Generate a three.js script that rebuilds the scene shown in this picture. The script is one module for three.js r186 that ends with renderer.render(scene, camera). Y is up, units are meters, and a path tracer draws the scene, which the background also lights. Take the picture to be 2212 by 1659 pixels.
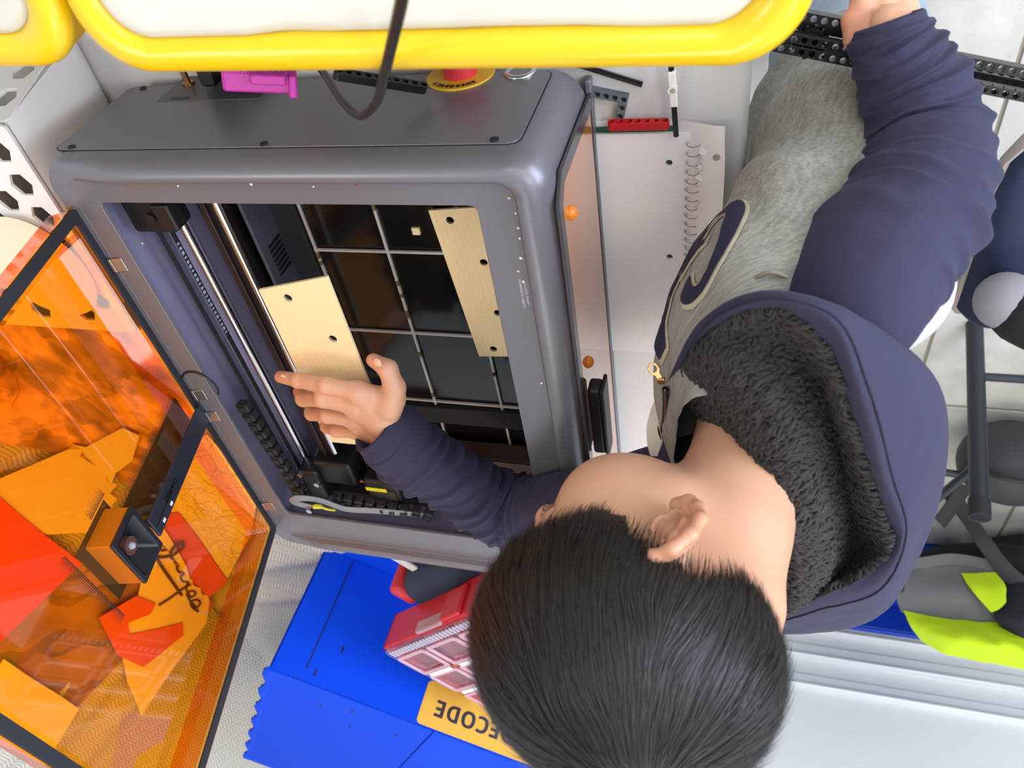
import * as THREE from 'three';
import { mergeGeometries, mergeVertices } from 'three/addons/utils/BufferGeometryUtils.js';
import { RoundedBoxGeometry } from 'three/addons/geometries/RoundedBoxGeometry.js';
import { TessellateModifier } from 'three/addons/modifiers/TessellateModifier.js';
import { FontLoader } from 'three/addons/loaders/FontLoader.js';
import { TextGeometry } from 'three/addons/geometries/TextGeometry.js';
import { RectAreaLightUniformsLib } from 'three/addons/lights/RectAreaLightUniformsLib.js';

// ---------- camera, light, exposure ----------
const scene = new THREE.Scene();
scene.background = new THREE.Color(0x000000);
const EYE = new THREE.Vector3(-0.2081, 1.3871, 0.3311), FOCAL = 1671.3, CX = 1106, CY = 829.5;
const camX = new THREE.Vector3(-0.9593, -0.2410, -0.1472), camDown = new THREE.Vector3(-0.0711, 0.7105, -0.7001), camF = new THREE.Vector3(0.2733, -0.6611, -0.6987);
const camera = new THREE.PerspectiveCamera(2 * Math.atan(829.5 / FOCAL) * 180 / Math.PI, 2212 / 1659, 0.02, 30);
camera.position.copy(EYE);
camera.quaternion.setFromRotationMatrix(new THREE.Matrix4().makeBasis(camX, camDown.clone().negate(), camF.clone().negate()));
camera.focus = 0.78; camera.userData.fStop = 9;
scene.add(camera);
const renderer = new THREE.WebGLRenderer({ antialias: true });
renderer.toneMapping = THREE.LinearToneMapping;
renderer.toneMappingExposure = 0.86;
renderer.shadowMap.enabled = true;
RectAreaLightUniformsLib.init();
const PANEL_POWER = 8.5;                          // ceiling panels, three.js units
const CEILING_PANELS = [[-1.55, -1.2], [-1.55, 0.35], [-1.55, 1.9], [-0.15, -1.2], [-0.15, 1.9], [1.25, 0.35]];
const WINDOW_POWER = 13;

// ---------- helpers ----------
const V = (x, y, z) => new THREE.Vector3(x, y, z);
function rng(s) { return () => { s |= 0; s = s + 0x6D2B79F5 | 0; let t = Math.imul(s ^ s >>> 15, 1 | s); t = t + Math.imul(t ^ t >>> 7, 61 | t) ^ t; return ((t ^ t >>> 14) >>> 0) / 4294967296; }; }
const at = (px, py, depth) => V(0, 0, 0).copy(EYE).addScaledVector(camX, (px - CX) / FOCAL * depth).addScaledVector(camDown, (py - CY) / FOCAL * depth).addScaledVector(camF, depth);
const lerp = (a, b, t) => a + (b - a) * t, clamp = (x, a, b) => Math.min(b, Math.max(a, x)), smooth = (a, b, x) => { const t = clamp((x - a) / (b - a), 0, 1); return t * t * (3 - 2 * t); };
function hash3(x, y, z) { let h = Math.imul(x, 374761393) ^ Math.imul(y, 668265263) ^ Math.imul(z, 2147483647 ^ 0x5bd1e995); h = Math.imul(h ^ h >>> 13, 1274126177); return ((h ^ h >>> 16) >>> 0) / 4294967296; }
function noise3(x, y, z) {
  const i = Math.floor(x), j = Math.floor(y), k = Math.floor(z), f = x - i, g = y - j, h = z - k, s = t => t * t * (3 - 2 * t), u = s(f), v = s(g), w = s(h);
  const n = (a, b, c) => hash3(i + a, j + b, k + c);
  return lerp(lerp(lerp(n(0, 0, 0), n(1, 0, 0), u), lerp(n(0, 1, 0), n(1, 1, 0), u), v), lerp(lerp(n(0, 0, 1), n(1, 0, 1), u), lerp(n(0, 1, 1), n(1, 1, 1), u), v), w) * 2 - 1;
}
const fbm = (x, y, z, o = 4) => { let s = 0, a = .5; for (let i = 0; i < o; i++) { s += a * noise3(x, y, z); x *= 2.03; y *= 2.03; z *= 2.03; a *= .5; } return s; };
const taken = {};
function numbered(n) { taken[n] = (taken[n] ?? -1) + 1; return taken[n] ? n + '_' + String(taken[n]).padStart(3, '0') : n; }
function shadow(o) { o.traverse(c => { if (c.isMesh) { c.castShadow = true; c.receiveShadow = true; } }); return o; }
function thing(name, label, category, group, pos) {
  const o = new THREE.Group(); o.name = numbered(name); o.userData = { label, category }; if (group) o.userData.group = group;
  if (pos) o.position.set(...pos); scene.add(o); return o;
}
function tag(o, label, category, group) { o.userData.label = label; o.userData.category = category; if (group) o.userData.group = group; return o; }
function part(name, geo, mat, parent, label) {
  if (Array.isArray(geo)) geo = merge(geo);
  const m = new THREE.Mesh(geo, mat); m.name = parent === scene ? numbered(name) : (parent.__n ??= {}, parent.__n[name] = (parent.__n[name] ?? -1) + 1, parent.__n[name] ? name + '_' + String(parent.__n[name]).padStart(3, '0') : name);
  m.castShadow = m.receiveShadow = true; if (label) m.userData.label = label; parent.add(m); return m;
}
function struct(name, geo, mat) { const m = part(name, geo, mat, scene); m.userData.kind = 'structure'; return m; }
function norm(g) { g = g.index ? g.toNonIndexed() : g; const o = new THREE.BufferGeometry(); if (!g.attributes.normal) g.computeVertexNormals(); o.setAttribute('position', g.attributes.position); o.setAttribute('normal', g.attributes.normal); o.setAttribute('uv', g.attributes.uv ?? new THREE.BufferAttribute(new Float32Array(g.attributes.position.count * 2), 2)); return o; }
const merge = l => mergeGeometries(l.map(norm));
const box = (w, h, d, x = 0, y = 0, z = 0, r = 0.002, s = 2) => new RoundedBoxGeometry(w, h, d, s, Math.min(r, w / 2.01, h / 2.01, d / 2.01)).translate(x, y, z);
function cyl(a, b, r, r2 = r, n = 16) { const d = b.clone().sub(a), g = new THREE.CylinderGeometry(r2, r, d.length(), n); g.applyQuaternion(new THREE.Quaternion().setFromUnitVectors(V(0, 1, 0), d.clone().normalize())); return g.translate((a.x + b.x) / 2, (a.y + b.y) / 2, (a.z + b.z) / 2); }
const tube = (pts, r, n = 60, m = 10) => new THREE.TubeGeometry(new THREE.CatmullRomCurve3(pts), n, r, m);
function capsule(a, b, r) { return merge([cyl(a, b, r), new THREE.SphereGeometry(r, 12, 8).translate(a.x, a.y, a.z), new THREE.SphereGeometry(r, 12, 8).translate(b.x, b.y, b.z)]); }
// rings of equal point count -> surface; uv in metres (times uvs)
function loft(rings, { closed = true, cap0 = false, cap1 = false, uvs = 1, flip = false } = {}) {
  const n = rings[0].length, m = rings.length, cols = closed ? n + 1 : n, pos = [], uv = [], idx = [];
  let along = new Array(cols).fill(0);
  for (let i = 0; i < m; i++) {
    let across = 0;
    for (let j = 0; j < cols; j++) {
      const p = rings[i][j % n]; pos.push(p.x, p.y, p.z);
      if (j) across += p.distanceTo(rings[i][(j - 1) % n]);
      if (i) along[j] += p.distanceTo(rings[i - 1][j % n]);
      uv.push(across * uvs, along[j] * uvs);
    }
  }
  for (let i = 0; i < m - 1; i++) for (let j = 0; j < cols - 1; j++) {
    const a = i * cols + j, b = a + 1, c = a + cols, d = c + 1;
    flip ? idx.push(a, b, c, b, d, c) : idx.push(a, c, b, b, c, d);
  }
  const cap = (ri, rev) => {
    const base = pos.length / 3, c = V(0, 0, 0); rings[ri].forEach(p => c.add(p)); c.multiplyScalar(1 / n);
    pos.push(c.x, c.y, c.z); uv.push(0, 0);
    for (let j = 0; j < n; j++) { const p = rings[ri][j]; pos.push(p.x, p.y, p.z); uv.push((p.x - c.x) * uvs, (p.z - c.z) * uvs); }
    for (let j = 0; j < n; j++) { const a = base + 1 + j, b = base + 1 + (j + 1) % n; (rev !== flip) ? idx.push(base, a, b) : idx.push(base, b, a); }
  };
  if (cap0) cap(0, true); if (cap1) cap(m - 1, false);
  const g = new THREE.BufferGeometry(); g.setAttribute('position', new THREE.Float32BufferAttribute(pos, 3)); g.setAttribute('uv', new THREE.Float32BufferAttribute(uv, 2)); g.setIndex(idx); g.computeVertexNormals();
  if (closed) { const N = g.attributes.normal; for (let i = 0; i < m; i++) { const a = i * cols, b = a + n, v = V(N.getX(a) + N.getX(b), N.getY(a) + N.getY(b), N.getZ(a) + N.getZ(b)).normalize(); N.setXYZ(a, v.x, v.y, v.z); N.setXYZ(b, v.x, v.y, v.z); } }
  return g;
}
function rring(x0, x1, z0, z1, y, r, k = 8, s = 6) {   // rounded rectangle in plan, counter-clockwise from above
  const p = [], c = [[x1 - r, z1 - r, 0], [x0 + r, z1 - r, 1], [x0 + r, z0 + r, 2], [x1 - r, z0 + r, 3]];
  for (let q = 0; q < 4; q++) {
    for (let i = 0; i <= k; i++) { const a = (q + i / k) * Math.PI / 2; p.push(V(c[q][0] + Math.cos(a) * r, y, c[q][1] + Math.sin(a) * r)); }
    const e = p[p.length - 1], nq = (q + 1) % 4, a = nq * Math.PI / 2, nx = V(c[nq][0] + Math.cos(a) * r, y, c[nq][1] + Math.sin(a) * r);
    for (let i = 1; i < s; i++) p.push(e.clone().lerp(nx, i / s));
  }
  return p;
}
function shapeOf(pts) { const s = new THREE.Shape(); pts.forEach((p, i) => i ? s.lineTo(p[0], p[1]) : s.moveTo(p[0], p[1])); s.closePath(); return s; }
function rrShape(x0, y0, x1, y1, r) { const s = new THREE.Shape(); s.moveTo(x0 + r, y0); s.lineTo(x1 - r, y0); s.absarc(x1 - r, y0 + r, r, -Math.PI / 2, 0); s.lineTo(x1, y1 - r); s.absarc(x1 - r, y1 - r, r, 0, Math.PI / 2); s.lineTo(x0 + r, y1); s.absarc(x0 + r, y1 - r, r, Math.PI / 2, Math.PI); s.lineTo(x0, y0 + r); s.absarc(x0 + r, y0 + r, r, Math.PI, 1.5 * Math.PI); return s; }
const hole = (s, x, y, r, n = 20) => { const p = new THREE.Path(); p.absarc(x, y, r, 0, Math.PI * 2); s.holes.push(p); return s; };
const extrude = (s, d, b = 0.0006, seg = 10) => new THREE.ExtrudeGeometry(s, { depth: d - 2 * b, bevelEnabled: b > 0, bevelThickness: b, bevelSize: b, bevelOffset: -b, bevelSegments: 2, curveSegments: seg }).translate(0, 0, b);
// marching surface (surface nets) of a signed distance function, sparse in blocks
function nets(f, lo, hi, h, smoothN = true) {
  const nx = Math.ceil((hi.x - lo.x) / h) + 1, ny = Math.ceil((hi.y - lo.y) / h) + 1, nz = Math.ceil((hi.z - lo.z) / h) + 1, g = new Float32Array(nx * ny * nz), B = 8;
  for (let bz = 0; bz < nz; bz += B) for (let by = 0; by < ny; by += B) for (let bx = 0; bx < nx; bx += B) {
    const c = f(lo.x + (bx + B / 2) * h, lo.y + (by + B / 2) * h, lo.z + (bz + B / 2) * h), skip = Math.abs(c) > B * h * 1.35;
    for (let z = bz; z < Math.min(nz, bz + B); z++) for (let y = by; y < Math.min(ny, by + B); y++) for (let x = bx; x < Math.min(nx, bx + B); x++)
      g[(z * ny + y) * nx + x] = skip ? c : f(lo.x + x * h, lo.y + y * h, lo.z + z * h);
  }
  const id = new Int32Array(nx * ny * nz).fill(-1), pos = [], idx = [];
  for (let z = 0; z < nz - 1; z++) for (let y = 0; y < ny - 1; y++) for (let x = 0; x < nx - 1; x++) {
    const o = (z * ny + y) * nx + x, v = [g[o], g[o + 1], g[o + nx], g[o + nx + 1], g[o + nx * ny], g[o + nx * ny + 1], g[o + nx * ny + nx], g[o + nx * ny + nx + 1]];
    let s = 0; for (let i = 0; i < 8; i++) if (v[i] < 0) s++;
    if (s === 0 || s === 8) continue;
    let px = 0, py = 0, pz = 0, n = 0;
    for (let i = 0; i < 8; i++) for (let b = 1; b < 8; b <<= 1) if (!(i & b)) { const a = v[i], c = v[i | b]; if ((a < 0) !== (c < 0)) { const t = a / (a - c); px += (i & 1) + (b === 1 ? t : 0); py += (i >> 1 & 1) + (b === 2 ? t : 0); pz += (i >> 2 & 1) + (b === 4 ? t : 0); n++; } }
    id[o] = pos.length / 3; pos.push(lo.x + (x + px / n) * h, lo.y + (y + py / n) * h, lo.z + (z + pz / n) * h);
  }
  const S = [1, nx, nx * ny];
  for (let z = 1; z < nz - 1; z++) for (let y = 1; y < ny - 1; y++) for (let x = 1; x < nx - 1; x++) {
    const o = (z * ny + y) * nx + x;
    for (let a = 0; a < 3; a++) { const q = g[o], r = g[o + S[a]]; if ((q < 0) === (r < 0)) continue; const u = S[(a + 1) % 3], w = S[(a + 2) % 3], A = id[o], Bb = id[o - u], C = id[o - u - w], D = id[o - w]; if (A < 0 || Bb < 0 || C < 0 || D < 0) continue; q < 0 ? idx.push(A, Bb, C, A, C, D) : idx.push(A, C, Bb, A, D, C); }
  }
  const geo = new THREE.BufferGeometry(); geo.setAttribute('position', new THREE.Float32BufferAttribute(pos, 3)); geo.setIndex(idx);
  const N = new Float32Array(pos.length), e = h * .6;
  for (let i = 0; i < pos.length; i += 3) { const x = pos[i], y = pos[i + 1], z = pos[i + 2]; let a = f(x + e, y, z) - f(x - e, y, z), b = f(x, y + e, z) - f(x, y - e, z), c = f(x, y, z + e) - f(x, y, z - e); const l = Math.hypot(a, b, c) || 1; N[i] = a / l; N[i + 1] = b / l; N[i + 2] = c / l; }
  geo.setAttribute('normal', new THREE.BufferAttribute(N, 3)); geo.setAttribute('uv', new THREE.BufferAttribute(new Float32Array(pos.length / 3 * 2), 2));
  return geo;
}
const smin = (a, b, k) => { const h = Math.max(k - Math.abs(a - b), 0) / k; return Math.min(a, b) - h * h * k * .25; };
function cone(ax, ay, az, ra, bx, by, bz, rb) {        // distance to a tapered capsule
  const dx = bx - ax, dy = by - ay, dz = bz - az, l = dx * dx + dy * dy + dz * dz || 1e-9;
  return (x, y, z) => { const t = clamp(((x - ax) * dx + (y - ay) * dy + (z - az) * dz) / l, 0, 1), p = x - ax - dx * t, q = y - ay - dy * t, r = z - az - dz * t; return Math.sqrt(p * p + q * q + r * r) - (ra + (rb - ra) * t); };
}
function chain(pts, rs) { const c = []; for (let i = 0; i < pts.length - 1; i++) c.push(cone(pts[i].x, pts[i].y, pts[i].z, rs[i], pts[i + 1].x, pts[i + 1].y, pts[i + 1].z, rs[i + 1])); return c; }

// ---------- textures (what surfaces are made of) ----------
function tex(w, h, fn, srgb = false, rep = [1, 1]) {
  const d = new Uint8Array(w * h * 4);
  for (let y = 0; y < h; y++) for (let x = 0; x < w; x++) { const c = fn(x / w, y / h, x, y), o = (y * w + x) * 4; if (Array.isArray(c)) { d[o] = c[0] * 255; d[o + 1] = c[1] * 255; d[o + 2] = c[2] * 255; } else d[o] = d[o + 1] = d[o + 2] = clamp(c, 0, 1) * 255; d[o + 3] = 255; }
  const t = new THREE.DataTexture(d, w, h); t.wrapS = t.wrapT = THREE.RepeatWrapping; t.magFilter = THREE.LinearFilter; t.minFilter = THREE.LinearMipmapLinearFilter; t.generateMipmaps = true; if (srgb) t.colorSpace = THREE.SRGBColorSpace; t.repeat.set(...rep); t.needsUpdate = true; return t;
}
function canvasTex(w, h, draw, rep) { const c = document.createElement('canvas'); c.width = w; c.height = h; draw(c.getContext('2d'), w, h); const t = new THREE.CanvasTexture(c); t.colorSpace = THREE.SRGBColorSpace; if (rep) { t.wrapS = t.wrapT = THREE.RepeatWrapping; t.repeat.set(...rep); } return t; }
// tileable value noise
function tnoise(u, v, n, seed = 0) { const x = u * n, y = v * n, i = Math.floor(x), j = Math.floor(y), f = x - i, g = y - j, s = t => t * t * (3 - 2 * t), q = (a, b) => hash3(((i + a) % n + n) % n, ((j + b) % n + n) % n, seed); return lerp(lerp(q(0, 0), q(1, 0), s(f)), lerp(q(0, 1), q(1, 1), s(f)), s(g)); }
const tfbm = (u, v, n, o = 4, seed = 0) => { let s = 0, a = .5; for (let k = 0; k < o; k++) { s += a * tnoise(u, v, n << k, seed + k); a *= .5; } return s; };
const mul = (c, k) => c.map(x => clamp(x * k, 0, 1));
const grain = tex(256, 256, (u, v) => .5 + .5 * (tnoise(u, v, 128, 3) - .5) + .3 * (tnoise(u, v, 64, 5) - .5));
const speck = grain.clone(); speck.repeat.set(14, 14);
const std = (color, rough = .6, metal = 0, o = {}) => new THREE.MeshStandardMaterial({ color, roughness: rough, metalness: metal, ...o });
const phy = (color, rough, o = {}) => new THREE.MeshPhysicalMaterial({ color, roughness: rough, ...o });
const knit = tex(256, 256, (u, v, x, y) => { const a = Math.sin((u * 64 + .25 * Math.sin(v * Math.PI * 2 * 64)) * Math.PI * 2) * .5 + .5; return .25 + .55 * a * (.6 + .4 * Math.sin(v * Math.PI * 2 * 64)) + .2 * tnoise(u, v, 64, 9); });
knit.repeat.set(14, 14);                       // per metre of uv: 64 columns x 14
const M = {
  black: std(0x141518, .45), blackMatt: std(0x1b1c1f, .8), rubber: std(0x202124, .7), chrome: std(0xc9ccd0, .22, 1), brass: std(0xb98a5a, .3, 1), steel: std(0xaeb1b8, .32, 1), darkSteel: std(0x30343b, .4, .3),
  white: std(0xe8e8e6, .5), whiteGloss: phy(0xf0efec, .3), yellow: phy(0xeac008, .28, { clearcoat: .3, clearcoatRoughness: .2 }), paper: std(0xeeeae6, .85),
  skin: phy(0xd29a74, .48, { sheen: .3, sheenColor: new THREE.Color(0xffb090), sheenRoughness: .5 }),
};
// ---------- the room ----------
const RX0 = -2.6, RX1 = 2.5, RZ0 = -2.12, RZ1 = 2.9, RH = 2.75, T = .12;
{
  const wallM = std(0xe9ecec, .55, 0, { bumpMap: speck, bumpScale: .0004 });
  const wl = (n, w, h, d, x, y, z) => struct(n, new THREE.BoxGeometry(w, h, d).translate(x, y, z), wallM);
  wl('wall_left', RX1 - RX0 + 2 * T, RH, T, (RX0 + RX1) / 2, RH / 2, RZ0 - T / 2);
  wl('wall_right', RX1 - RX0 + 2 * T, RH, T, (RX0 + RX1) / 2, RH / 2, RZ1 + T / 2);
  wl('wall_back', T, RH, RZ1 - RZ0, RX1 + T / 2, RH / 2, (RZ0 + RZ1) / 2);
  // the wall with the window, behind the boy
  const W0 = -.2, W1 = 2.4, H0 = .95, H1 = 2.35, x = RX0 - T / 2;
  const wf = new THREE.Shape(); wf.moveTo(RZ0, 0); wf.lineTo(RZ1, 0); wf.lineTo(RZ1, RH); wf.lineTo(RZ0, RH); wf.closePath();
  const ho = new THREE.Path(); ho.moveTo(W0, H0); ho.lineTo(W0, H1); ho.lineTo(W1, H1); ho.lineTo(W1, H0); wf.holes.push(ho);
  struct('wall_front', new THREE.ExtrudeGeometry(wf, { depth: T, bevelEnabled: false }).rotateY(-Math.PI / 2).translate(RX0, 0, 0), wallM);
  const win = new THREE.Group(); win.name = 'window_1'; win.userData.kind = 'structure'; scene.add(win);
  const fr = [box(.06, .06, W1 - W0, x, H0 + .03, (W0 + W1) / 2), box(.06, .06, W1 - W0, x, H1 - .03, (W0 + W1) / 2)]; for (const z of [W0 + .03, (W0 + W1) / 2, W1 - .03]) fr.push(box(.06, H1 - H0, .06, x, (H0 + H1) / 2, z));
  part('window_frame', fr, M.whiteGloss, win);
  for (const s of [0, 1]) { const za = lerp(W0, W1, s / 2) + .04, zb = lerp(W0, W1, (s + 1) / 2) - .04; part('pane', new THREE.PlaneGeometry(zb - za, H1 - H0 - .1).rotateY(Math.PI / 2).translate(x, (H0 + H1) / 2, (za + zb) / 2), phy(0xffffff, .02, { transmission: 1, side: THREE.DoubleSide }), win); }
  struct('ceiling', new THREE.BoxGeometry(RX1 - RX0 + 2 * T, T, RZ1 - RZ0 + 2 * T).translate((RX0 + RX1) / 2, RH + T / 2, (RZ0 + RZ1) / 2), std(0xf2f2ef, .8));
  // low heater-like ribs along the far wall
  const ribM = std(0xe6ebed, .35);
  [[.075, .052], [.165, .05], [.262, .046], [.028, .03]].forEach(([y, h], i) => {
    const pr = new THREE.Shape(); pr.moveTo(0, y - h); pr.lineTo(.012, y - h + .006); pr.lineTo(.012, y - .016); pr.quadraticCurveTo(.024, y - .014, .026, y - .004); pr.lineTo(.022, y); pr.lineTo(0, y); pr.closePath();
    struct('trim_' + (i + 1), new THREE.ExtrudeGeometry(pr, { depth: RX1 - RX0, bevelEnabled: false }).rotateY(-Math.PI / 2).translate(RX1, 0, RZ0), ribM);
  });
  // tiled floor
  const fl = struct('floor', new THREE.BoxGeometry(RX1 - RX0 + 2 * T, .1, RZ1 - RZ0 + 2 * T).translate((RX0 + RX1) / 2, -.0535, (RZ0 + RZ1) / 2), std(0x9b9384, .9));
  const p = .305, g = .298, R = rng(5), tg = box(g, .008, g, 0, -.004, 0, .0015, 1);
  const tileTex = tex(256, 256, (u, v) => { const n = tfbm(u, v, 6, 5, 2), s = tnoise(u, v, 110, 8); const k = .84 + .16 * n + (s > .93 ? -.06 : 0); return mul([.90, .885, .845], k); }, true);
  const tm = [0, 1, 2, 3].map(i => { const t = tileTex.clone(); t.offset.set(i * .27, i * .61); t.needsUpdate = true; return std(new THREE.Color().setScalar(.93 + .02 * i), .32, 0, { map: t }); });
  for (let i = 0; RX0 + i * p < RX1; i++) for (let j = 0; RZ0 + j * p < RZ1; j++) {
    const x = -.612 + .1525 + (i - 7) * p, z = -.49 + .1525 + (j - 6) * p; if (x < RX0 - .1 || x > RX1 + .1 || z < RZ0 - .1 || z > RZ1 + .1) continue;
    const m = part('tile', tg, tm[Math.floor(R() * 4)], fl); m.position.set(x, 0.0005 * R(), z);
  }
  // ceiling lights
  const glow = new THREE.MeshStandardMaterial({ color: 0xffffff, emissive: 0xfff8ee, emissiveIntensity: 2.2 });
  CEILING_PANELS.forEach(([x, z], i) => {
    const t = thing('ceiling_light', 'flat square LED ceiling panel ' + (x < -1 ? 'in the row nearest the window' : x < 0 ? 'in the middle row of the ceiling' : 'alone above the back of the table') + (z < -1 ? ' by the far wall' : z > 1 ? ' by the near wall' : ' midway along'), 'ceiling light', 'ceiling light panels', [x, RH, z]);
    part('frame', [box(.64, .02, .03, 0, -.01, .305), box(.64, .02, .03, 0, -.01, -.305), box(.03, .02, .58, .305, -.01, 0), box(.03, .02, .58, -.305, -.01, 0)], M.whiteGloss, t);
    part('diffuser', new THREE.BoxGeometry(.58, .006, .58).translate(0, -.006, 0), glow, t);
    const l = new THREE.RectAreaLight(0xfff6ea, PANEL_POWER, .58, .58); l.position.set(0, -.012, 0); l.rotation.x = -Math.PI / 2; t.add(l);
  });
  // daylight at the window
  const wl2 = new THREE.RectAreaLight(0xdfeaff, WINDOW_POWER, W1 - W0 - .1, H1 - H0 - .1); wl2.position.set(RX0 + .02, (H0 + H1) / 2, (W0 + W1) / 2); wl2.lookAt(RX0 + 2, (H0 + H1) / 2, (W0 + W1) / 2); scene.add(wl2);
  scene.background = new THREE.Color(0xbcd2ee).multiplyScalar(1.5);
}
// ---------- table ----------
{
  const t = thing('work_table', 'long white table top under the dark laser machine and the open notebook', 'table');
  part('tabletop', new RoundedBoxGeometry(.905, .03, 2.3, 4, .012).translate(-.205 + .4525, .705, -.45), std(0xdcdad6, .38), t);
  for (const [x, z] of [[-.13, .6], [.6, .6], [-.13, -1.45], [.6, -1.45]]) part('leg', cyl(V(x, 0, z), V(x, .69, z), .022), M.darkSteel, t);
}
// ---------- laser engraver ----------
const YO = .88;                                   // plane of the recess round its opening
const paint = std(0x77757b, .34, .3, { bumpMap: speck, bumpScale: .00004 });
const paintIn = std(0x8f8ba8, .5, 0, { bumpMap: speck, bumpScale: .00012 });
const amber = phy(0xffa21e, .03, { transmission: 1, side: THREE.DoubleSide, ior: 1.49 });
const amberWall = phy(0xffbd5c, .05, { transmission: 1, side: THREE.DoubleSide, ior: 1.49 });
{
  const t = thing('laser_engraver', 'large dark grey laser engraving machine with raised orange lid on the white table', 'machine');
  const X0 = -.0655, X1 = .42, Z0 = -.58, Z1 = .046, ring = (i0, i1, j0, j1, y, r) => rring(X0 + i0, X1 - i1, Z0 + j0, Z1 - j1, y, r, 8, 10);
  const rings = [ring(.01, .01, .01, .01, .732, .028), ring(.002, .002, .002, .002, .733, .03), ring(0, 0, 0, 0, .736, .032), ring(0, 0, 0, 0, .80, .032), ring(0, 0, 0, 0, .866, .032)];
  for (let k = 1; k <= 9; k++) { const a = k / 9 * Math.PI / 2, s = 1 - Math.cos(a), y = .866 + .025 * Math.sin(a); rings.push(ring(.022 * s, .016 * s, .022 * s, .016 * s, y, .032 - .014 * s)); }
  rings.push(ring(.027, .0185, .0265, .0185, .8905, .0165), ring(.0295, .0205, .0285, .0205, .888, .0155), ring(.0308, .0212, .0295, .0212, .882, .0150), ring(.0322, .0222, .0312, .0225, YO, .0145));
  const op = (d, y, r = .007) => rring(0 - d, .374 + d, -.5 - d, 0 + d, y, r, 8, 10);
  rings.push(op(.0008, YO), op(0, YO - .0008), op(0, YO - .004));
  rings.forEach(r => r.forEach(p => { if (p.y > YO) p.y = lerp(p.y, Math.min(p.y, YO + .0006), smooth(.350, .385, p.x)); }));
  part('housing', loft(rings, { cap0: true, flip: true }), paint, t);
  // inner tub
  const tub = [op(.0005, YO - .004), op(.004, YO - .006), op(.022, YO - .012, .012), op(.024, .80, .012), op(.02, .757, .012), op(.012, .752, .01)];
  part('inner_tub', loft(tub, { cap1: true, flip: true }), paintIn, t);
  for (const [x, z] of [[-.03, .01], [.38, .01], [-.03, -.54], [.38, -.54]]) part('foot', cyl(V(x, .7195, z), V(x, .735, z), .014), M.rubber, t);
  // side plate with its screws, emergency stop, power button and sockets
  const sp = part('side_panel', extrude(rrShape(-.0385, .738, .407, .8655, .011), .0012, .0005, 12).translate(0, 0, Z1 - .0002), paint, t);
  part('seam', extrude(rrShape(-.0396, .7368, .4082, .8667, .012), .0006, .0001, 12).translate(0, 0, Z1 - .0003), M.blackMatt, t);
  for (const [x, y] of [[.388, .8615], [.186, .8615], [-.018, .860], [.388, .744]]) part('screw', [cyl(V(x, y, Z1), V(x, y, Z1 + .0022), .0036), box(.004, .0009, .0006, x, y, Z1 + .0024, .0001)], M.black, sp);
  const es = part('emergency_stop', cyl(V(.045, .743, Z1), V(.045, .743, Z1 + .0025), .031, .031, 40), std(0xe3b928, .5), t, 'yellow ring with a red mushroom button');
  part('push_button', [cyl(V(.045, .743, Z1), V(.045, .743, Z1 + .02), .015, .0155, 32), ...[...Array(28)].map((_, i) => { const a = i / 28 * Math.PI * 2; return cyl(V(.045 + Math.cos(a) * .0195, .743 + Math.sin(a) * .0195, Z1 + .018), V(.045 + Math.cos(a) * .0205, .743 + Math.sin(a) * .0205, Z1 + .034), .0021, .002, 6); }), cyl(V(.045, .743, Z1 + .018), V(.045, .743, Z1 + .035), .0198, .02, 36)], std(0xd0303c, .45), es);
  const pb = part('power_button', new THREE.TorusGeometry(.0118, .0026, 10, 36).translate(-.0105, .743, Z1 + .0016), M.chrome, t);
  part('button_face', cyl(V(-.0105, .743, Z1), V(-.0105, .743, Z1 + .003), .0105, .0102, 32), std(0x7c7b80, .35, .4), pb);
  const sk = part('socket_plate', extrude(rrShape(.235, .72, .352, .776, .004), .001, .0003).translate(0, 0, Z1 + .0004), std(0x5a5a62, .4, .3), t);
  part('slot', extrude(rrShape(.317, .767, .338, .772, .0024), .0008, .0002).translate(0, 0, Z1 + .001), M.black, sk);
  part('aerial_socket', [cyl(V(.335, .74, Z1), V(.335, .74, Z1 + .004), .0062, .0062, 6), cyl(V(.335, .74, Z1), V(.335, .74, Z1 + .02), .0032)], M.brass, sk);
  part('plug', [box(.016, .03, .05, .30, .742, Z1 + .03, .003), box(.03, .04, .012, .262, .744, Z1 + .01, .002)], M.black, sk);
  // front window
  const fw = new THREE.Group(); fw.name = 'front_window'; t.add(fw);
  const fx = X0 - .0035, out = rrShape(-.553, .724, .020, .879, .004), outline = new THREE.Shape([[.018, .726], [.018, .861], [.001, .878], [-.534, .878], [-.551, .861], [-.551, .726]].map(p => new THREE.Vector2(...p)));
  part('glass', extrude(outline, .0024, .0003).rotateY(-Math.PI / 2).translate(fx + .003, 0, 0), phy(0xc06a1c, .02, { ior: 1.5, specularIntensity: 1 , clearcoat: 1, clearcoatRoughness: .01 }), fw);
  const fr = new THREE.Shape([[.022, .7215], [.022, .864], [.003, .883], [-.536, .883], [-.555, .864], [-.555, .7215]].map(p => new THREE.Vector2(...p)));
  fr.holes.push(new THREE.Path([[.008, .736], [-.541, .736], [-.541, .858], [-.528, .870], [-.005, .870], [.008, .858]].map(p => new THREE.Vector2(...p))));
  part('window_border', extrude(fr, .003, .0005).rotateY(-Math.PI / 2).translate(fx + .0028, 0, 0), std(0x3b3c42, .22), fw);
  for (const [y, z] of [[.846, -.028], [.842, -.205]]) part('orange_dot', new THREE.SphereGeometry(.0066, 24, 16).translate(fx + .0012, y, z), std(0xe8862a, .3), fw);  // small orange domes set into the front pane
  part('handle', [box(.014, .02, .098, fx - .008, .858, -.268, .004), box(.004, .026, .104, fx - .0165, .858, -.268, .0018)], M.black, t);
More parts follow.
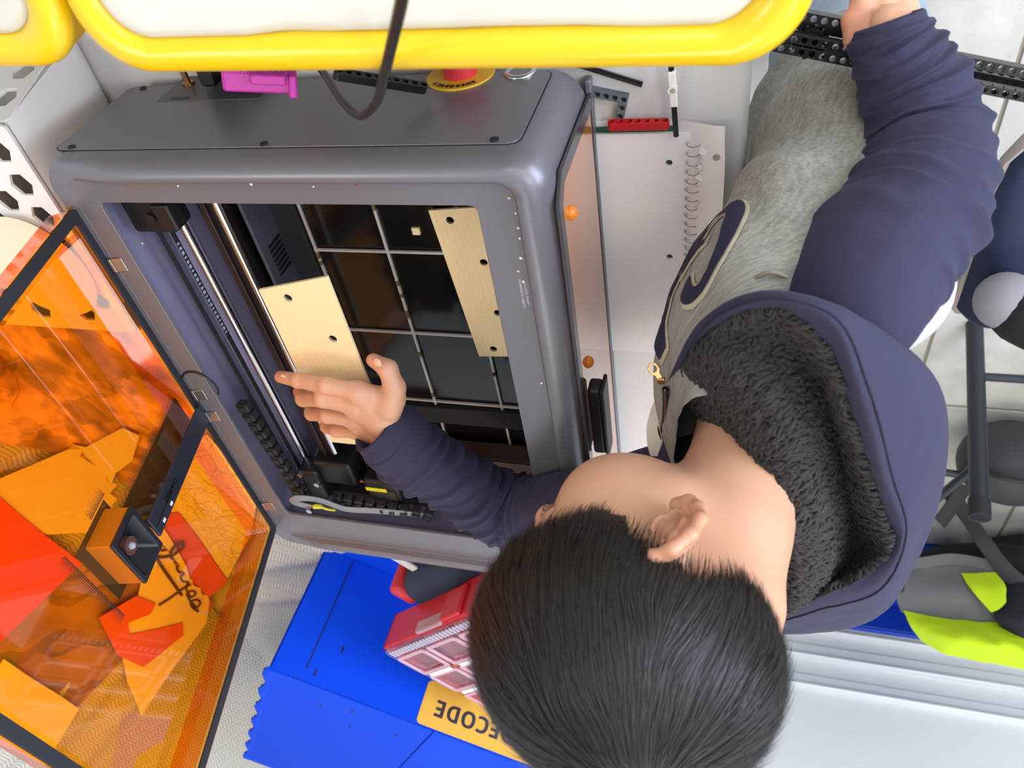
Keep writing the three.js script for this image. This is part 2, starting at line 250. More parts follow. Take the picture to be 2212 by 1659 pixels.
  part('base_strip', box(.006, .012, .6, X0 - .001, .7265, -.267, .002), std(0x77787c, .4, .2), t);
  // cutting bed with its light bars
  const bed = part('bed_plate', box(.372, .006, .46, .186, .763, -.26, .002), phy(0x101012, .12), t);
  const bar = std(0xc4c0ba, .4, .2);
  for (const x of [.2440, .1575, .0675]) part('bar', box(.0032, .004, .43, x, .768, -.235, .001), bar, bed);
  for (const z of [-.0, -.1305, -.2475, -.3645]) part('bar', box(.26, .004, .0028, .116, .7685, z, .001), bar, bed);
  const BR = rng(11); for (let i = 0; i < 26; i++) part('char_mark', box(.0034, .0045, .004 + .006 * BR(), [.2440, .1575, .0675][i % 3], .7681, -.02 - .34 * BR(), .0008), std(0x6b5a3c, .8), bed);
  part('bed_border', [box(.03, .012, .40, .262, .768, -.2, .002), box(.29, .014, .03, .13, .768, -.386, .002)], M.blackMatt, bed);
  // rails, belts, carriages along the back
  const rail = std(0xd4d5da, .16, 1);
  part('guide_rail', cyl(V(.332, .84, -.002), V(.332, .84, -.455), .0042), rail, t);
  part('guide_rail', cyl(V(.281, .84, -.002), V(.281, .84, -.40), .0042), rail, t);
  part('gantry_beam', [box(.022, .02, .46, .302, .822, -.23, .003), box(.006, .006, .46, .302, .834, -.23, .001)], std(0x2c2224, .4, .3), t);
  part('drive_belt', [box(.0016, .006, .46, .352, .838, -.235, .0004), box(.0016, .006, .46, .360, .846, -.235, .0004)], M.blackMatt, t);
  part('rear_ledge', [box(.03, .004, .47, .357, .822, -.24, .001), box(.01, .05, .47, .366, .80, -.24, .001)], paintIn, t);
  part('scale_strip', [...Array(22)].map((_, i) => box(.0006, .0035, .0022 + .001 * (i % 3), .3512, .839, -.075 - i * .0058, .0002)), std(0x9fb0c8, .6), t);
  part('end_block', [box(.05, .03, .05, .352, .842, -.025, .004), box(.02, .018, .03, .33, .852, -.03, .003), cyl(V(.345, .85, -.03), V(.345, .862, -.03), .005)], M.black, t);
  const car = part('laser_head', [box(.055, .05, .045, .29, .825, -.437, .005), box(.05, .07, .05, .225, .82, -.46, .006), box(.03, .03, .06, .325, .845, -.455, .006)], M.black, t);
  part('warning_label', box(.03, .0008, .007, .232, .8556, -.452, .0003), std(0xd8cf2a, .5), car);
  part('face_plate', box(.036, .001, .028, .225, .8553, -.468, .0004), std(0x4b4740, .4, .3), car);
  for (const [x, z] of [[.335, -.43], [.315, -.447]]) part('bolt', cyl(V(x, .855, z), V(x, .8635, z), .004, .004, 12), M.chrome, car);
  // drag chain and flat grey air hose at the left end
  const dc = part('drag_chain', [box(.006, .012, .19, .361, .857, -.40, .002)], M.blackMatt, t);
  const link = merge([box(.017, .013, .012, 0, 0, 0, .003), box(.009, .003, .009, 0, .0075, 0, .001)]);
  for (let i = 0; i < 13; i++) { const m = part('link', link, M.rubber, dc); m.position.set(.362 - .0016 * i, .860 + .0004 * i, -.30 - i * .0158); }
  for (let i = 0; i < 9; i++) { const a = i / 8, m = part('link', link, M.rubber, dc); m.position.set(lerp(.285, .168, a), .868 - .012 * a * a, -.475 - .004 * Math.sin(a * 3) - .03 * a * a + .012); m.rotation.y = Math.PI / 2 + .1 - .5 * a; }
  const flat = (pts, w, th) => { const c = new THREE.CatmullRomCurve3(pts), R = []; for (let i = 0; i <= 40; i++) { const p = c.getPoint(i / 40), q = c.getTangent(i / 40), s = V(0, 1, 0).cross(q).normalize(), u = q.clone().cross(s).normalize(); R.push([[-1, -1], [1, -1], [1, 1], [-1, 1]].map(([a, b]) => p.clone().addScaledVector(s, a * w / 2).addScaledVector(u, b * th / 2))); } return loft(R, { cap0: true, cap1: true }); };
  part('air_hose', flat([V(.322, .884, -.468), V(.338, .89, -.452), V(.325, .892, -.438), V(.30, .886, -.446), V(.272, .880, -.468), V(.235, .874, -.473), V(.2, .868, -.480), V(.168, .855, -.498)], .011, .0025), std(0x7f8388, .6), t);
  part('clamp_screw', [cyl(V(.322, .884, -.47), V(.322, .891, -.47), .0042, .0042, 14)], M.chrome, t);
  part('yellow_lead', [capsule(V(.302, .888, -.458), V(.306, .893, -.452), .0032), tube([V(.306, .89, -.452), V(.295, .888, -.462), V(.29, .88, -.475)], .0018, 16, 6)], std(0xcfc32a, .5), t);
  part('side_rail', cyl(V(.02, .82, -.487), V(.30, .82, -.487), .003), std(0xb27d62, .3, .8), t);
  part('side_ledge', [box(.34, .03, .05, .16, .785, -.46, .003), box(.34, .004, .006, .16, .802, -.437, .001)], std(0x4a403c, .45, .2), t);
  part('wall_shade_box', [box(.24, .06, .012, .235, .80, -.512, .003), box(.24, .004, .04, .235, .775, -.5, .001)], M.blackMatt, t);  // black box added as painted shade of the deep inner wall under the hose
  part('vent_grille', [...Array(7)].map((_, i) => box(.0025, .026, .003, .276 + .004 * 0, .79, -.105 - i * .006, .0006)), M.black, t);
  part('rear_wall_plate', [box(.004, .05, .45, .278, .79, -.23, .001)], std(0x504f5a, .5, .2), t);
  part('pivot_ring', new THREE.TorusGeometry(.022, .0012, 6, 40, Math.PI * 1.2).rotateX(Math.PI / 2).translate(.385, YO + .001, -.245), M.black, t);
  // the lid, leaning a little over the opening
  const lid = new THREE.Group(); lid.name = 'lid'; lid.position.set(.405, .885, 0); lid.rotation.z = 12 * Math.PI / 180; t.add(lid);   // local x out of the lid, y up along it
  const zr = -.004, zl = -.541, v0 = -.008, v1 = .402, D = .026, rect = (z0, z1, y0, y1, x, r) => rring(z0, z1, y0, y1, 0, r, 6, 6).map(p => V(x, p.z, p.x));
  part('lid_panel', loft([rect(zl + .004, zr - .004, v0 + .004, v1 - .004, D, .012)].concat([rect(zl + .2, zr - .2, v0 + .15, v1 - .15, D, .01)]), { cap1: true }), amber, lid);
  part('lid_rim', loft([rect(zl - .002, zr + .002, v0 - .002, v1 + .002, 0, .010), rect(zl, zr, v0, v1, .004, .012), rect(zl + .002, zr - .002, v0 + .002, v1 - .002, D - .003, .013), rect(zl + .004, zr - .004, v0 + .004, v1 - .004, D, .012)]), amberWall, lid);
  part('inner_rim', loft([rect(zl + .0185, zr - .0175, v0 + .0185, v1 - .0185, .001, .008), rect(zl + .030, zr - .030, v0 + .030, v1 - .030, D - .001, .008)]), amberWall, lid);
  const gk = rrShape(zl, v0, zr, v1, .012); { const h = rrShape(zl + .0125, v0 + .0125, zr - .0125, v1 - .0125, .006); gk.holes.push(h); }
  part('gasket', extrude(gk, .0028, .0006, 8).rotateY(-Math.PI / 2).translate(.002, 0, 0), std(0x23262b, .7), lid);
  // strap that carries the camera, with printed dark band and dots behind it
  part('camera_arm', [box(.004, .168, .029, -.0035, .083, -.2905, .0018)], std(0x262b36, .42), lid);
  part('arm_seam', box(.0008, .05, .0012, -.0058, .14, -.2915, .0002), M.black, lid);
  for (const [y, z] of [[.128, -.2985], [.150, -.2985]]) part('led', box(.001, .005, .004, -.0058, y, z, .0004), std(0xe8eef4, .3), lid);
  const cm = part('camera_module', [(() => { const s = rrShape(-.313, .170, -.244, .219, .002); s.holes.push(rrShape(-.307, .176, -.250, .213, .003)); return extrude(s, .004, .001).rotateY(-Math.PI / 2).translate(-.001, 0, 0); })(),
    loft([[-.250, .176, -.307, .213, -.005, .003], [-.262, .183, -.295, .206, .010, .004], [-.266, .186, -.291, .203, .012, .004]].map(([a, b, c, d, x, r]) => rect(c, a, b, d, x, r)), { cap1: true })], std(0x1d2129, .4), lid);
  part('lens', [cyl(V(.012, .1945, -.2785), V(.004, .1945, -.2785), .0105, .0100, 28)], std(0x6b4a3c, .2, .2), cm);
  part('lens_glass', [new THREE.SphereGeometry(.0042, 18, 12).translate(.0035, .1945, -.2785)], phy(0xa8adb6, .05), cm);
  part('camera_box', loft([rect(-.3125, -.2445, .1705, .2185, -.001, .002), rect(-.3125, -.2445, .1705, .2185, D - .0015, .002)], { cap1: true }), std(0xb8650c, .25, 0, { side: THREE.DoubleSide }), cm);
  part('camera_circuit', [box(.002, .035, .05, .017, .195, -.2785, .0005), box(.006, .01, .012, .014, .203, -.262, .001), box(.005, .012, .01, .0145, .185, -.296, .001)], std(0x9a6a20, .5), cm);
  const band = part('printed_band', [box(.0006, .19, .052, D - .001, .088, -.294, .0002), box(.0006, .066, .084, D - .001, .198, -.280, .0002)], phy(0x8a6a34, .05, { transmission: .8, side: THREE.DoubleSide }), lid);
  const dots = []; const dg = (r) => new THREE.CircleGeometry(r, 7).rotateY(-Math.PI / 2);
  for (let i = 0; i < 86; i++) for (let k = 0; k < 7; k++) for (const s of [-1, 1]) { const y = -.005 + i * .0023, hw = y > .16 ? .046 : .026, zc = y > .16 ? -.282 : -.294; if (y > .24) continue; dots.push(dg(.00105 - .00012 * k).translate(D - .0012, y + (k & 1) * .00115, zc + s * (hw + .0014 + k * .0021))); }
  for (let i = 0; i < 54; i++) for (let k = 0; k < 7; k++) dots.push(dg(.00105 - .00012 * k).translate(D - .0012, .2395 + k * .002, -.338 + i * .0021 + (k & 1) * .00105));
  const dm = part('printed_dots', dots, std(0x2a2418, .5, 0, { side: THREE.DoubleSide }), lid); dm.userData.kind = 'stuff';
  for (const z of [-.072, -.262, -.300, -.485]) { const h = part('hinge', [box(.012, .003, .016, -.012, -.002, z, .0008), box(.004, .012, .016, -.004, -.006, z, .0008)], M.steel, lid); part('hinge_pin', cyl(V(-.006, -.006, z - .02), V(-.006, -.006, z + .02), .0022), z > -.2 || z < -.4 ? std(0xd8d3c4, .4) : std(0xb0702a, .3, .6), h); }
}
// small litter of cut chips on the machine
{
  const R = rng(21), col = [0xf2ead2, 0xf6f6f2, 0xd8c79a, 0xc8524a];
  const spots = [[-.0325, .8802, -.02], [-.031, .8802, -.05], [-.026, .8802, -.064], [-.029, .8802, -.075], [-.033, .8802, -.006], [.33, .8802, .0165], [.14, .8802, .018], [.2, .8802, .0205], [.35, .8802, -.045], [-.03, .8802, -.2], [-.033, .8802, -.03], [-.0295, .8802, .008], [.1, .8802, .019], [.275, .8802, .0185]];
  const chipLabel = (i, z) => i % 7 === 5 ? 'tiny red cut chip lying on the grey rim of the laser machine' : i === 8 ? 'tiny pale cut chip lying on the right rim beside the lid hinge' : z > .01 ? 'tiny pale cut chip lying on the rim strip above the side panel' : 'tiny pale cut chip lying on the front rim strip beside the opening';
  spots.forEach(([x, y, z], i) => { const s = .0012 + .0018 * R(); tag(part('wood_chip', box(s, .0009, s * (.7 + .7 * R()), 0, 0, 0, .0003, 1), std(col[i % 7 === 5 ? 3 : i % 3], .7), scene), chipLabel(i, z), 'chip', 'cut chips on the machine rim: ' + chipLabel(i, z)).position.set(x + .001 * R(), y + .0003, z); scene.children[scene.children.length - 1].rotation.y = R() * 3; });
  tag(part('wood_offcut', box(.0085, .003, .0085, 0, 0, 0, .0003), std(0xe8d3a4, .7), scene), 'small square wood offcut on the black cutting bed', 'offcut').position.set(.118, .7675, -.104);
}
const sans = await new FontLoader().loadAsync('fonts/droid/droid_sans_bold.typeface.json');
const words = (s, size, depth = .0004) => { const g = new TextGeometry(s, { font: sans, size, depth, curveSegments: 4, bevelEnabled: false }); g.computeBoundingBox(); const b = g.boundingBox; return g.translate(-(b.min.x + b.max.x) / 2, 0, 0); };
{
  const t = scene.getObjectByName('laser_engraver'), arc = (s, r, size, a0, da, dir) => merge([...s].map((c, i) => { const a = a0 + da * (i - (s.length - 1) / 2); const g = words(c, size); return dir > 0 ? g.translate(0, r, 0).rotateZ(-a) : g.translate(0, -r - size, 0).rotateZ(a); }));
  const es = t.getObjectByName('emergency_stop');
  part('lettering', [arc('EMERGENCY', .0235, .0046, 0, .19, 1).translate(.045, .743, .0488), arc('STOP', .0232, .005, 0, .3, -1).translate(.045, .743, .0488)], M.black, es);
  part('caution_print', [words('NO MAGNETIC OBJECTS', .0021, .0002).rotateX(-Math.PI / 2).rotateY(-Math.PI / 2 + Math.PI).translate(-.0245, YO + .0001, -.089), words('ALLOWED NEARBY', .0021, .0002).rotateX(-Math.PI / 2).rotateY(Math.PI / 2).translate(-.0288, YO + .0001, -.089)], std(0xb9bac4, .6), t);
  const lid = t.getObjectByName('lid'); part('arm_lettering', [words('Creality', .0062, .0003).rotateZ(Math.PI / 2).rotateY(-Math.PI / 2).translate(-.0058, .118, -.286)], std(0x0c0e12, .3), lid);
}
// ---------- storage bins with yellow rims, nearest the camera ----------
function bin(name, label, x0, x1, z0, z1, top, h) {
  const cx = (x0 + x1) / 2, cz = (z0 + z1) / 2, t = thing(name, label, 'bin', null, [cx, top - h, cz]); t.rotation.y = -.031; const a = (x1 - x0) / 2, b = (z1 - z0) / 2, R = (i, y, r) => rring(-a + i, a - i, -b + i, b - i, y, Math.max(.008, r - i * .6), 10, 10);
  const rim = []; for (let k = 0; k <= 14; k++) { const q = -0.55 + k / 14 * (Math.PI + .75); rim.push(R(.0115 - .0115 * Math.cos(q), h - .013 + .0115 * Math.sin(q), .04)); } rim.push(R(.0235, h - .022, .04));
  part('rim', loft(rim, { flip: true }), M.yellow, t);
  part('skirt', loft([R(.004, h - .034, .038), R(.0025, h - .019, .038)], { flip: true }), M.yellow, t);
  part('tub', loft([R(.045, .002, .03), R(.04, .0, .03), R(.032, h * .5, .032), R(.016, h - .03, .036), R(.008, h - .022, .036)], { cap0: true, flip: true }), std(0xd9d4c8, .4), t);
  // the moulded sorting tray that lies in the rim
  const tr = [R(.0215, h - .012, .04), R(.024, h - .0065, .04), R(.029, h - .0045, .038), R(.043, h - .006, .034), R(.047, h - .010, .032), R(.052, h - .03, .03), R(.058, h - .034, .026), R(.075, h - .035, .02)];
  const bump = tr.map((r, i) => r.map(p => { const q = p.clone(); if (i > 0 && i < 5) { const s = (Math.exp(-(((q.x - .055) / .012) ** 2)) + Math.exp(-(((q.x + .08) / .012) ** 2))) * (q.z < 0 ? 1 : 0); q.y -= .0025 * s; q.z += .004 * s; const w = smooth(-.1, -.085, q.x) * (1 - smooth(.045, .06, q.x)) * (q.z < 0 ? 1 : 0); q.z -= .0016 * (1 - w) * (q.z < 0 ? 1 : 0); } return q; }));
  part('sorting_tray', loft(bump, { cap1: true, flip: true }), phy(0xd0cbbd, .4), t);
  const fin = [box(.006, .03, b * 1.6, 0, h - .034, 0, .002), box(a * 1.7, .03, .005, 0, h - .034, .02, .002)]; part('divider', fin, phy(0xd0cbbd, .4), t);
  return t;
}
bin('storage_bin', 'wide white bin with yellow rim under the black cable, topmost of its stack', -.2365, .1775, .160, .4685, 1.0, .135);
bin('storage_bin', 'white bin with yellow rim stacked underneath the wide bin below the cable', -.2365, .1775, .160, .4685, .862, .14);
bin('storage_bin', 'white bin with yellow rim at the corner beside the perforated basket, topmost there', .1825, .596, .1775, .488, 1.0, .135);
bin('storage_bin', 'white bin with yellow rim stacked underneath the corner bin beside the basket', .1825, .596, .1775, .488, .862, .14);
// cable hanging from above the bin down to the machine side
{
  const p = [at(878, -60, .30), at(866, 10, .33), at(845, 100, .375), at(828, 170, .43), at(812, 222, .48), at(780, 250, .51), at(745, 225, .54), at(705, 165, .60), at(672, 120, .655)];
  p.push(V(.19, .715 + .03, .10), V(.2, .726, .14));
  const c = thing('power_cable', 'black power cable looping over the yellow rim in front of the machine side', 'cable');
  part('cable_sheath', tube(p, .0030, 120, 12), phy(0x1d1c1e, .38), c);
  part('strain_relief', cyl(p[0], at(884, -100, .285), .0045, .0045), M.rubber, c);
}
// ---------- construction-toy pieces ----------
const PITCH = .008;
function beam(n, cross = false) {              // straight lift-arm, n holes, lying along x with its holes facing up
  const s = new THREE.Shape(); s.absarc((n - 1) * PITCH, 0, .0037, -Math.PI / 2, Math.PI / 2); s.absarc(0, 0, .0037, Math.PI / 2, Math.PI * 1.5);
  for (let i = 0; i < n; i++) hole(s, i * PITCH, 0, .0024, 14);
  return extrude(s, .0078, .0003, 10).rotateX(-Math.PI / 2).translate(-(n - 1) * PITCH / 2, 0, 0);
}
const collars = n => [...Array(n)].map((_, i) => new THREE.TorusGeometry(.0027, .0004, 6, 14).rotateX(Math.PI / 2).translate((i - (n - 1) / 2) * PITCH, .0077, 0));
function axle(len) { return [box(len, .0048, .0018, 0, .0024, 0, .0003), box(len, .0018, .0048, 0, .0024, 0, .0003)]; }
function lego(name, label, geo, mat, x, y, z, ry, rx = 0, rz = 0) { const t = thing(name, label, 'toy brick'); t.position.set(x, y, z); t.rotation.set(rx, ry, rz, 'YXZ'); part('beam', geo, mat, t); return t; }
{
  const red = std(0xc21a20, .3), grey = std(0x5d646a, .38), blk = std(0x17181a, .3), wht = std(0xe9e6da, .35), mag = std(0xc22da0, .42);
  const tb = .7205, nbY = .7265;
  let o = lego('toy_beam', 'red straight toy beam with seven holes lying above the notebook edge', beam(7), red, -.110, nbY, -.0135, 0, Math.PI / 2 * .85); o.position.y += .004; part('hole_collar', collars(7), red, o);
  const L = new THREE.Shape([[-.0037, -.0037], [.0357, -.0037], [.0357, .0197], [.0283, .0197], [.0283, .0037], [-.0037, .0037]].map(p => new THREE.Vector2(...p)));
  for (let i = 0; i < 5; i++) hole(L, i * PITCH, 0, .0024, 14); for (let i = 1; i < 3; i++) hole(L, 4 * PITCH, i * PITCH, .0024, 14);
  const P0 = V(-.066, tb, .020), P1 = V(-.0965, tb, .0125), an = Math.atan2(-(P1.z - P0.z), P1.x - P0.x);
  o = lego('toy_bent_beam', 'dark grey bent toy beam lying beside the machine corner', extrude(L, .0078, .0004).rotateX(Math.PI / 2).translate(0, .0078, 0).scale(1, 1, 1), grey, P0.x, P0.y, P0.z, an);
  lego('toy_axle', 'black toy axle lying on the white table behind the grey bent beam', axle(.072), blk, -.0795, tb, .0355, Math.atan2(-(.026 - .046), -.107 + .052) );
  // long axle with white connector standing across the notebook edge
  o = thing('toy_axle', 'long black toy axle with a white connector lying across the notebook top edge', 'toy brick'); { const a = V(-.1435, .7295, -.0215), b = V(-.1385, .734, .062), m = a.clone().lerp(b, .5), f = (p, q, g, mat) => { part(p, [g], mat, o); }; const d = b.clone().sub(a); o.position.copy(m); o.quaternion.setFromUnitVectors(V(1, 0, 0), d.clone().normalize()); part('axle', axle(d.length()), blk, o); part('connector', [box(.020, .0066, .0068, -.0015 + .012, .0024, 0, .0012), box(.019, .0066, .0068, .0095 - .012, .0024, 0, .0012), cyl(V(.004, -.001, 0), V(.004, .0066, 0), .0042)], wht, o); part('connector_hole', cyl(V(.004, .006, 0), V(.004, .0069, 0), .0024), std(0xa9a48c, .5), o); }
  // pieces between bin and machine
  o = thing('toy_beam', 'long black toy beam with dotted edge leaning towards the emergency stop', 'toy brick'); { const a = at(722, 150, .62), b = at(925, 183, .655), m = a.clone().lerp(b, .5), d = b.clone().sub(a); o.position.copy(m); o.quaternion.setFromUnitVectors(V(1, 0, 0), d.clone().normalize()); const n = Math.round(d.length() / PITCH); part('beam', beam(n), blk, o); part('pin', [...Array(n)].map((_, i) => cyl(V((i - (n - 1) / 2) * PITCH, .004, -.0038), V((i - (n - 1) / 2) * PITCH, .004, -.0041), .0009, .0009, 8)), blk, o); }
  o = thing('toy_connector', 'magenta toy frame piece standing against the dark machine side', 'toy brick'); {
    const a = at(478, 165, .615), b = at(640, 172, .63), d = b.clone().sub(a).normalize(), up = V(0, 1, 0).addScaledVector(d, -d.y).normalize(), w = d.clone().cross(up), M4 = new THREE.Matrix4().makeBasis(d, up, w).setPosition(a); o.applyMatrix4(M4);
    const Lx = a.distanceTo(b); part('frame_bar', [box(Lx, .0075, .019, Lx / 2, -.001, .003, .003), box(.007, .018, .020, Lx - .003, -.001, .003, .002)], mag, o); part('ribbed_edge', [...Array(16)].map((_, i) => new THREE.SphereGeometry(.0017, 8, 6).translate(.008 + i * (Lx - .016) / 15, .0025, -.006)), mag, o);
    part('arm', [box(.028, .006, .009, Lx * .62, .008, -.004, .002).applyMatrix4(new THREE.Matrix4().makeTranslation(0, 0, 0))], mag, o); }
  tag(part('toy_beam', [box(.05, .007, .007, 0, 0, 0, .002)], mag, scene), 'short magenta toy bar lying below the white bins beside the cable', 'toy brick').position.set(.22, .724, .1);
}
// ---------- notebook and loose sheet ----------
{
  const ruled = canvasTex(1024, 1024, (c, w, h) => { c.fillStyle = '#f1eeec'; c.fillRect(0, 0, w, h); c.strokeStyle = 'rgba(150,165,190,.35)'; c.lineWidth = 1.5; for (let y = 40; y < h; y += 34) { c.beginPath(); c.moveTo(y, 0); c.lineTo(y, h); c.stroke(); } });
  const t = thing('spiral_notebook', 'open spiral notebook page with punched holes along its torn wire edge', 'notebook');
  const x0 = -.158, x1 = .03, z1 = -.0215, z0 = -.297;
  const s = new THREE.Shape([[x0, -z1], [x1, -z1], [x1, -z0], [x0, -z0]].map(p => new THREE.Vector2(...p)));
  for (const z of [-.0515, -.1595, -.267]) hole(s, x0 + .0215, -z, .0033, 18);
  for (let z = -.032; z > -.292; z -= .0095) hole(s, x0 + .0046, -z, .0029, 12);
  const pg = k => { const g = new THREE.ExtrudeGeometry(s, { depth: .0016, bevelEnabled: false, curveSegments: 8 }).rotateX(-Math.PI / 2).translate(0, .7205 + k, 0); const u = g.attributes.uv, p = g.attributes.position; for (let i = 0; i < u.count; i++) u.setXY(i, (p.getX(i)) / .28, p.getZ(i) / .28); return g; };
  part('page', pg(.0042), std(0xffffff, .8, 0, { map: ruled }), t); part('page', pg(.0024), M.paper, t);
  part('cover', box(x1 - x0 - .008, .0016, z1 - z0 + .006, (x0 + x1) / 2 + .006, .7216, (z0 + z1) / 2 + .002, .0006), std(0x2c5a41, .5), t);
  const R = rng(4), w = []; for (let z = -.032; z > -.292; z -= .0095) { w.push(new THREE.TorusGeometry(.0060, .00038, 6, 20, Math.PI * 1.5).rotateZ(-.6).translate(x0 - .0008, .7272, z).applyMatrix4(new THREE.Matrix4())); }
  part('wire_spiral', w, std(0x8f9296, .3, .9), t);
  const frag = []; for (let i = 0; i < 46; i++) { const z = -.03 - i * .0057, q = box(.005 + .005 * R(), .0004, .004 + .004 * R(), 0, 0, 0, .0001, 1).rotateX((R() - .5) * 1.2).rotateZ((R() - .5) * 1.2).rotateY(R() * 3).translate(x0 - .006 - .006 * R(), .728 + .003 * R(), z); frag.push(q); }
  part('torn_strip', frag, M.paper, t).userData.kind = 'stuff';
  // loose sheet curling up beyond the wire
  const pr = []; for (let i = 0; i <= 16; i++) { const a = i / 16; pr.push([lerp(-.06, -.186, a), .7207 + .0165 * smooth(.55, 1, a) ** 1.3]); }
  const rows = [-.0105, -.02, -.05, -.08, -.12, -.2].map(z => pr.map(([x, y], i) => V(x - (z > -.03 ? 0 : .0015), y * 1 + (i > 12 ? .002 * Math.sin(z * 40) : 0), z)));
  const under = rows.map(r => r.map(p => p.clone().add(V(0, -.0003, 0))));
  const sh = thing('paper_sheet', 'loose white punched sheet curling up under the notebook wire edge', 'paper'); part('sheet', [loft(rows, { closed: false, flip: false }), loft(under, { closed: false, flip: true })], std(0xf3f1ee, .8, 0, { side: THREE.DoubleSide }), sh);
  part('punched_hole', new THREE.CircleGeometry(.0032, 18).rotateX(-Math.PI / 2).rotateZ(-.25).translate(-.1795, .7357, -.041), std(0xa59f90, .9), sh);
}
// ---------- thin wooden plates ----------
const pine = tex(512, 512, (u, v) => { const n = tfbm(u, v, 3, 3, 12), st = tnoise(u * 1, v, 4, 4); const g = .5 + .5 * Math.sin((v * 46 + 2.2 * n + st) * Math.PI * 2 / 2); const k = .965 + .016 * g + .022 * (tnoise(u, v, 96, 7) - .5); return [.955 * k, .86 * k, .655 * k]; }, true, [7, 7]);
function plate(x0, x1, z0, z1, y, holes, th = .003, skew = 0) {
  const s = new THREE.Shape([[x0, -z1], [x1, -z1 + skew], [x1, -z0], [x0, -z0]].map(p => new THREE.Vector2(...p))); holes.forEach(([x, z, r]) => hole(s, x, -z, r, 22));
  const g = extrude(s, th, .0002).rotateX(-Math.PI / 2).translate(0, y, 0), u = g.attributes.uv, p = g.attributes.position; for (let i = 0; i < u.count; i++) u.setXY(i, p.getZ(i), p.getX(i)); return g;
}
const pineM = std(0xffffff, .55, 0, { map: pine }), burnt = std(0x4a3216, .9);
{
  const rims = (parent, hs, y, th) => hs.forEach(([x, z, r]) => part('burnt_hole_edge', new THREE.CylinderGeometry(r, r, th * .96, 22, 1, true).translate(x, y + th / 2, z), std(0x2c2013, .9, 0, { side: THREE.DoubleSide }), parent));
  let hs = [[.2095, -.1009, .0044], [.1786, -.1517, .0044], [.2095, -.305, .0044]], y = .8835;
  let t = thing('wood_plate', 'thin pale wood plate with drilled holes held in the boy\'s left hand', 'wood plate'); part('panel', plate(.1573, .2385, -.3197, -.073, y, hs, .003, .0195), pineM, t); rims(t, hs, y, .003);
  hs = [[-.0198, -.0128, .0042], [-.0418, -.066, .0042], [-.0398, -.1345, .0042], [-.021, -.1885, .0042]]; y = 0;
  t = thing('wood_plate', 'thin pale wood plate with four holes lying on the black cutting bed', 'wood plate', null, [.0958, .7702, -.0755]); t.rotation.y = .0821;
  part('panel', plate(-.082, 0, -.2003, 0, y, hs), pineM, t); rims(t, hs, y, .003);
}
// ---------- white perforated basket ----------
{
  const t = thing('plastic_basket', 'white plastic basket with hexagonal holes behind the machine corner', 'basket'), wM = phy(0xf0efec, .4);
  const hexes = (s, cols, rows, px, py, r, ox, oy) => { for (let i = 0; i < cols; i++) for (let j = 0; j < rows; j++) { const x = ox + i * px, y = oy + (j + (i & 1) / 2) * py, p = new THREE.Path(); for (let k = 0; k < 6; k++) { const a = k * Math.PI / 3; k ? p.lineTo(x + r * Math.cos(a), y + r * Math.sin(a)) : p.moveTo(x + r * Math.cos(a), y + r * Math.sin(a)); } p.closePath(); s.holes.push(p); } return s; };
  // top face (x right, z), end face towards the camera, smooth face towards the machine
  const top = rrShape(0, 0, .30, .26, .006); hexes(top, 9, 6, .0325, .0375, .0135, .026, .026);
  part('perforated_top', extrude(top, .004, .0006, 3).rotateX(-Math.PI / 2).translate(.463, .848, .065), wM, t);
  const end = rrShape(0, 0, .30, .125, .006); hexes(end, 9, 3, .0325, .0375, .0135, .022, .018);
  part('perforated_end', extrude(end, .004, .0006, 3).rotateX(-.28).translate(.463, .724, .097), wM, t);
  const sm = [[.846, .0], [.80, -.004], [.76, -.009], [.735, -.010], [.722, -.003]].map(([y, dx]) => { const zf = .064 + (.85 - y) * .28; return [.0, .06, .12, .18, .22, .2205].map(q => V(.464 + dx, y, zf - q * (1 + .0))); });
  part('smooth_wall', [loft(sm, { closed: false }), loft(sm.map(r => r.map(p => p.clone().add(V(.003, 0, 0)))), { closed: false, flip: true })], phy(0xf0efec, .4, { side: THREE.DoubleSide }), t);
  part('base', box(.30, .004, .28, .615, .7225, -.04, .002), wM, t);
  part('far_wall', box(.30, .126, .004, .613, .785, -.193, .001), wM, t); part('back_wall', box(.004, .126, .26, .762, .785, -.06, .001), wM, t);
  const tweed = tex(256, 256, (u, v) => mul([.52, .47, .42], .6 + .6 * tnoise(u, v, 90, 4) + .2 * Math.sin((u + v) * 200)), true, [6, 6]);
  const g = box(.24, .07, .16, .63, .765, -.07, .02, 4); const cl = part('folded_cloth', g, std(0xffffff, .95, 0, { map: tweed }), scene); tag(cl, 'grey tweed cloth folded inside the white perforated basket', 'cloth');
}
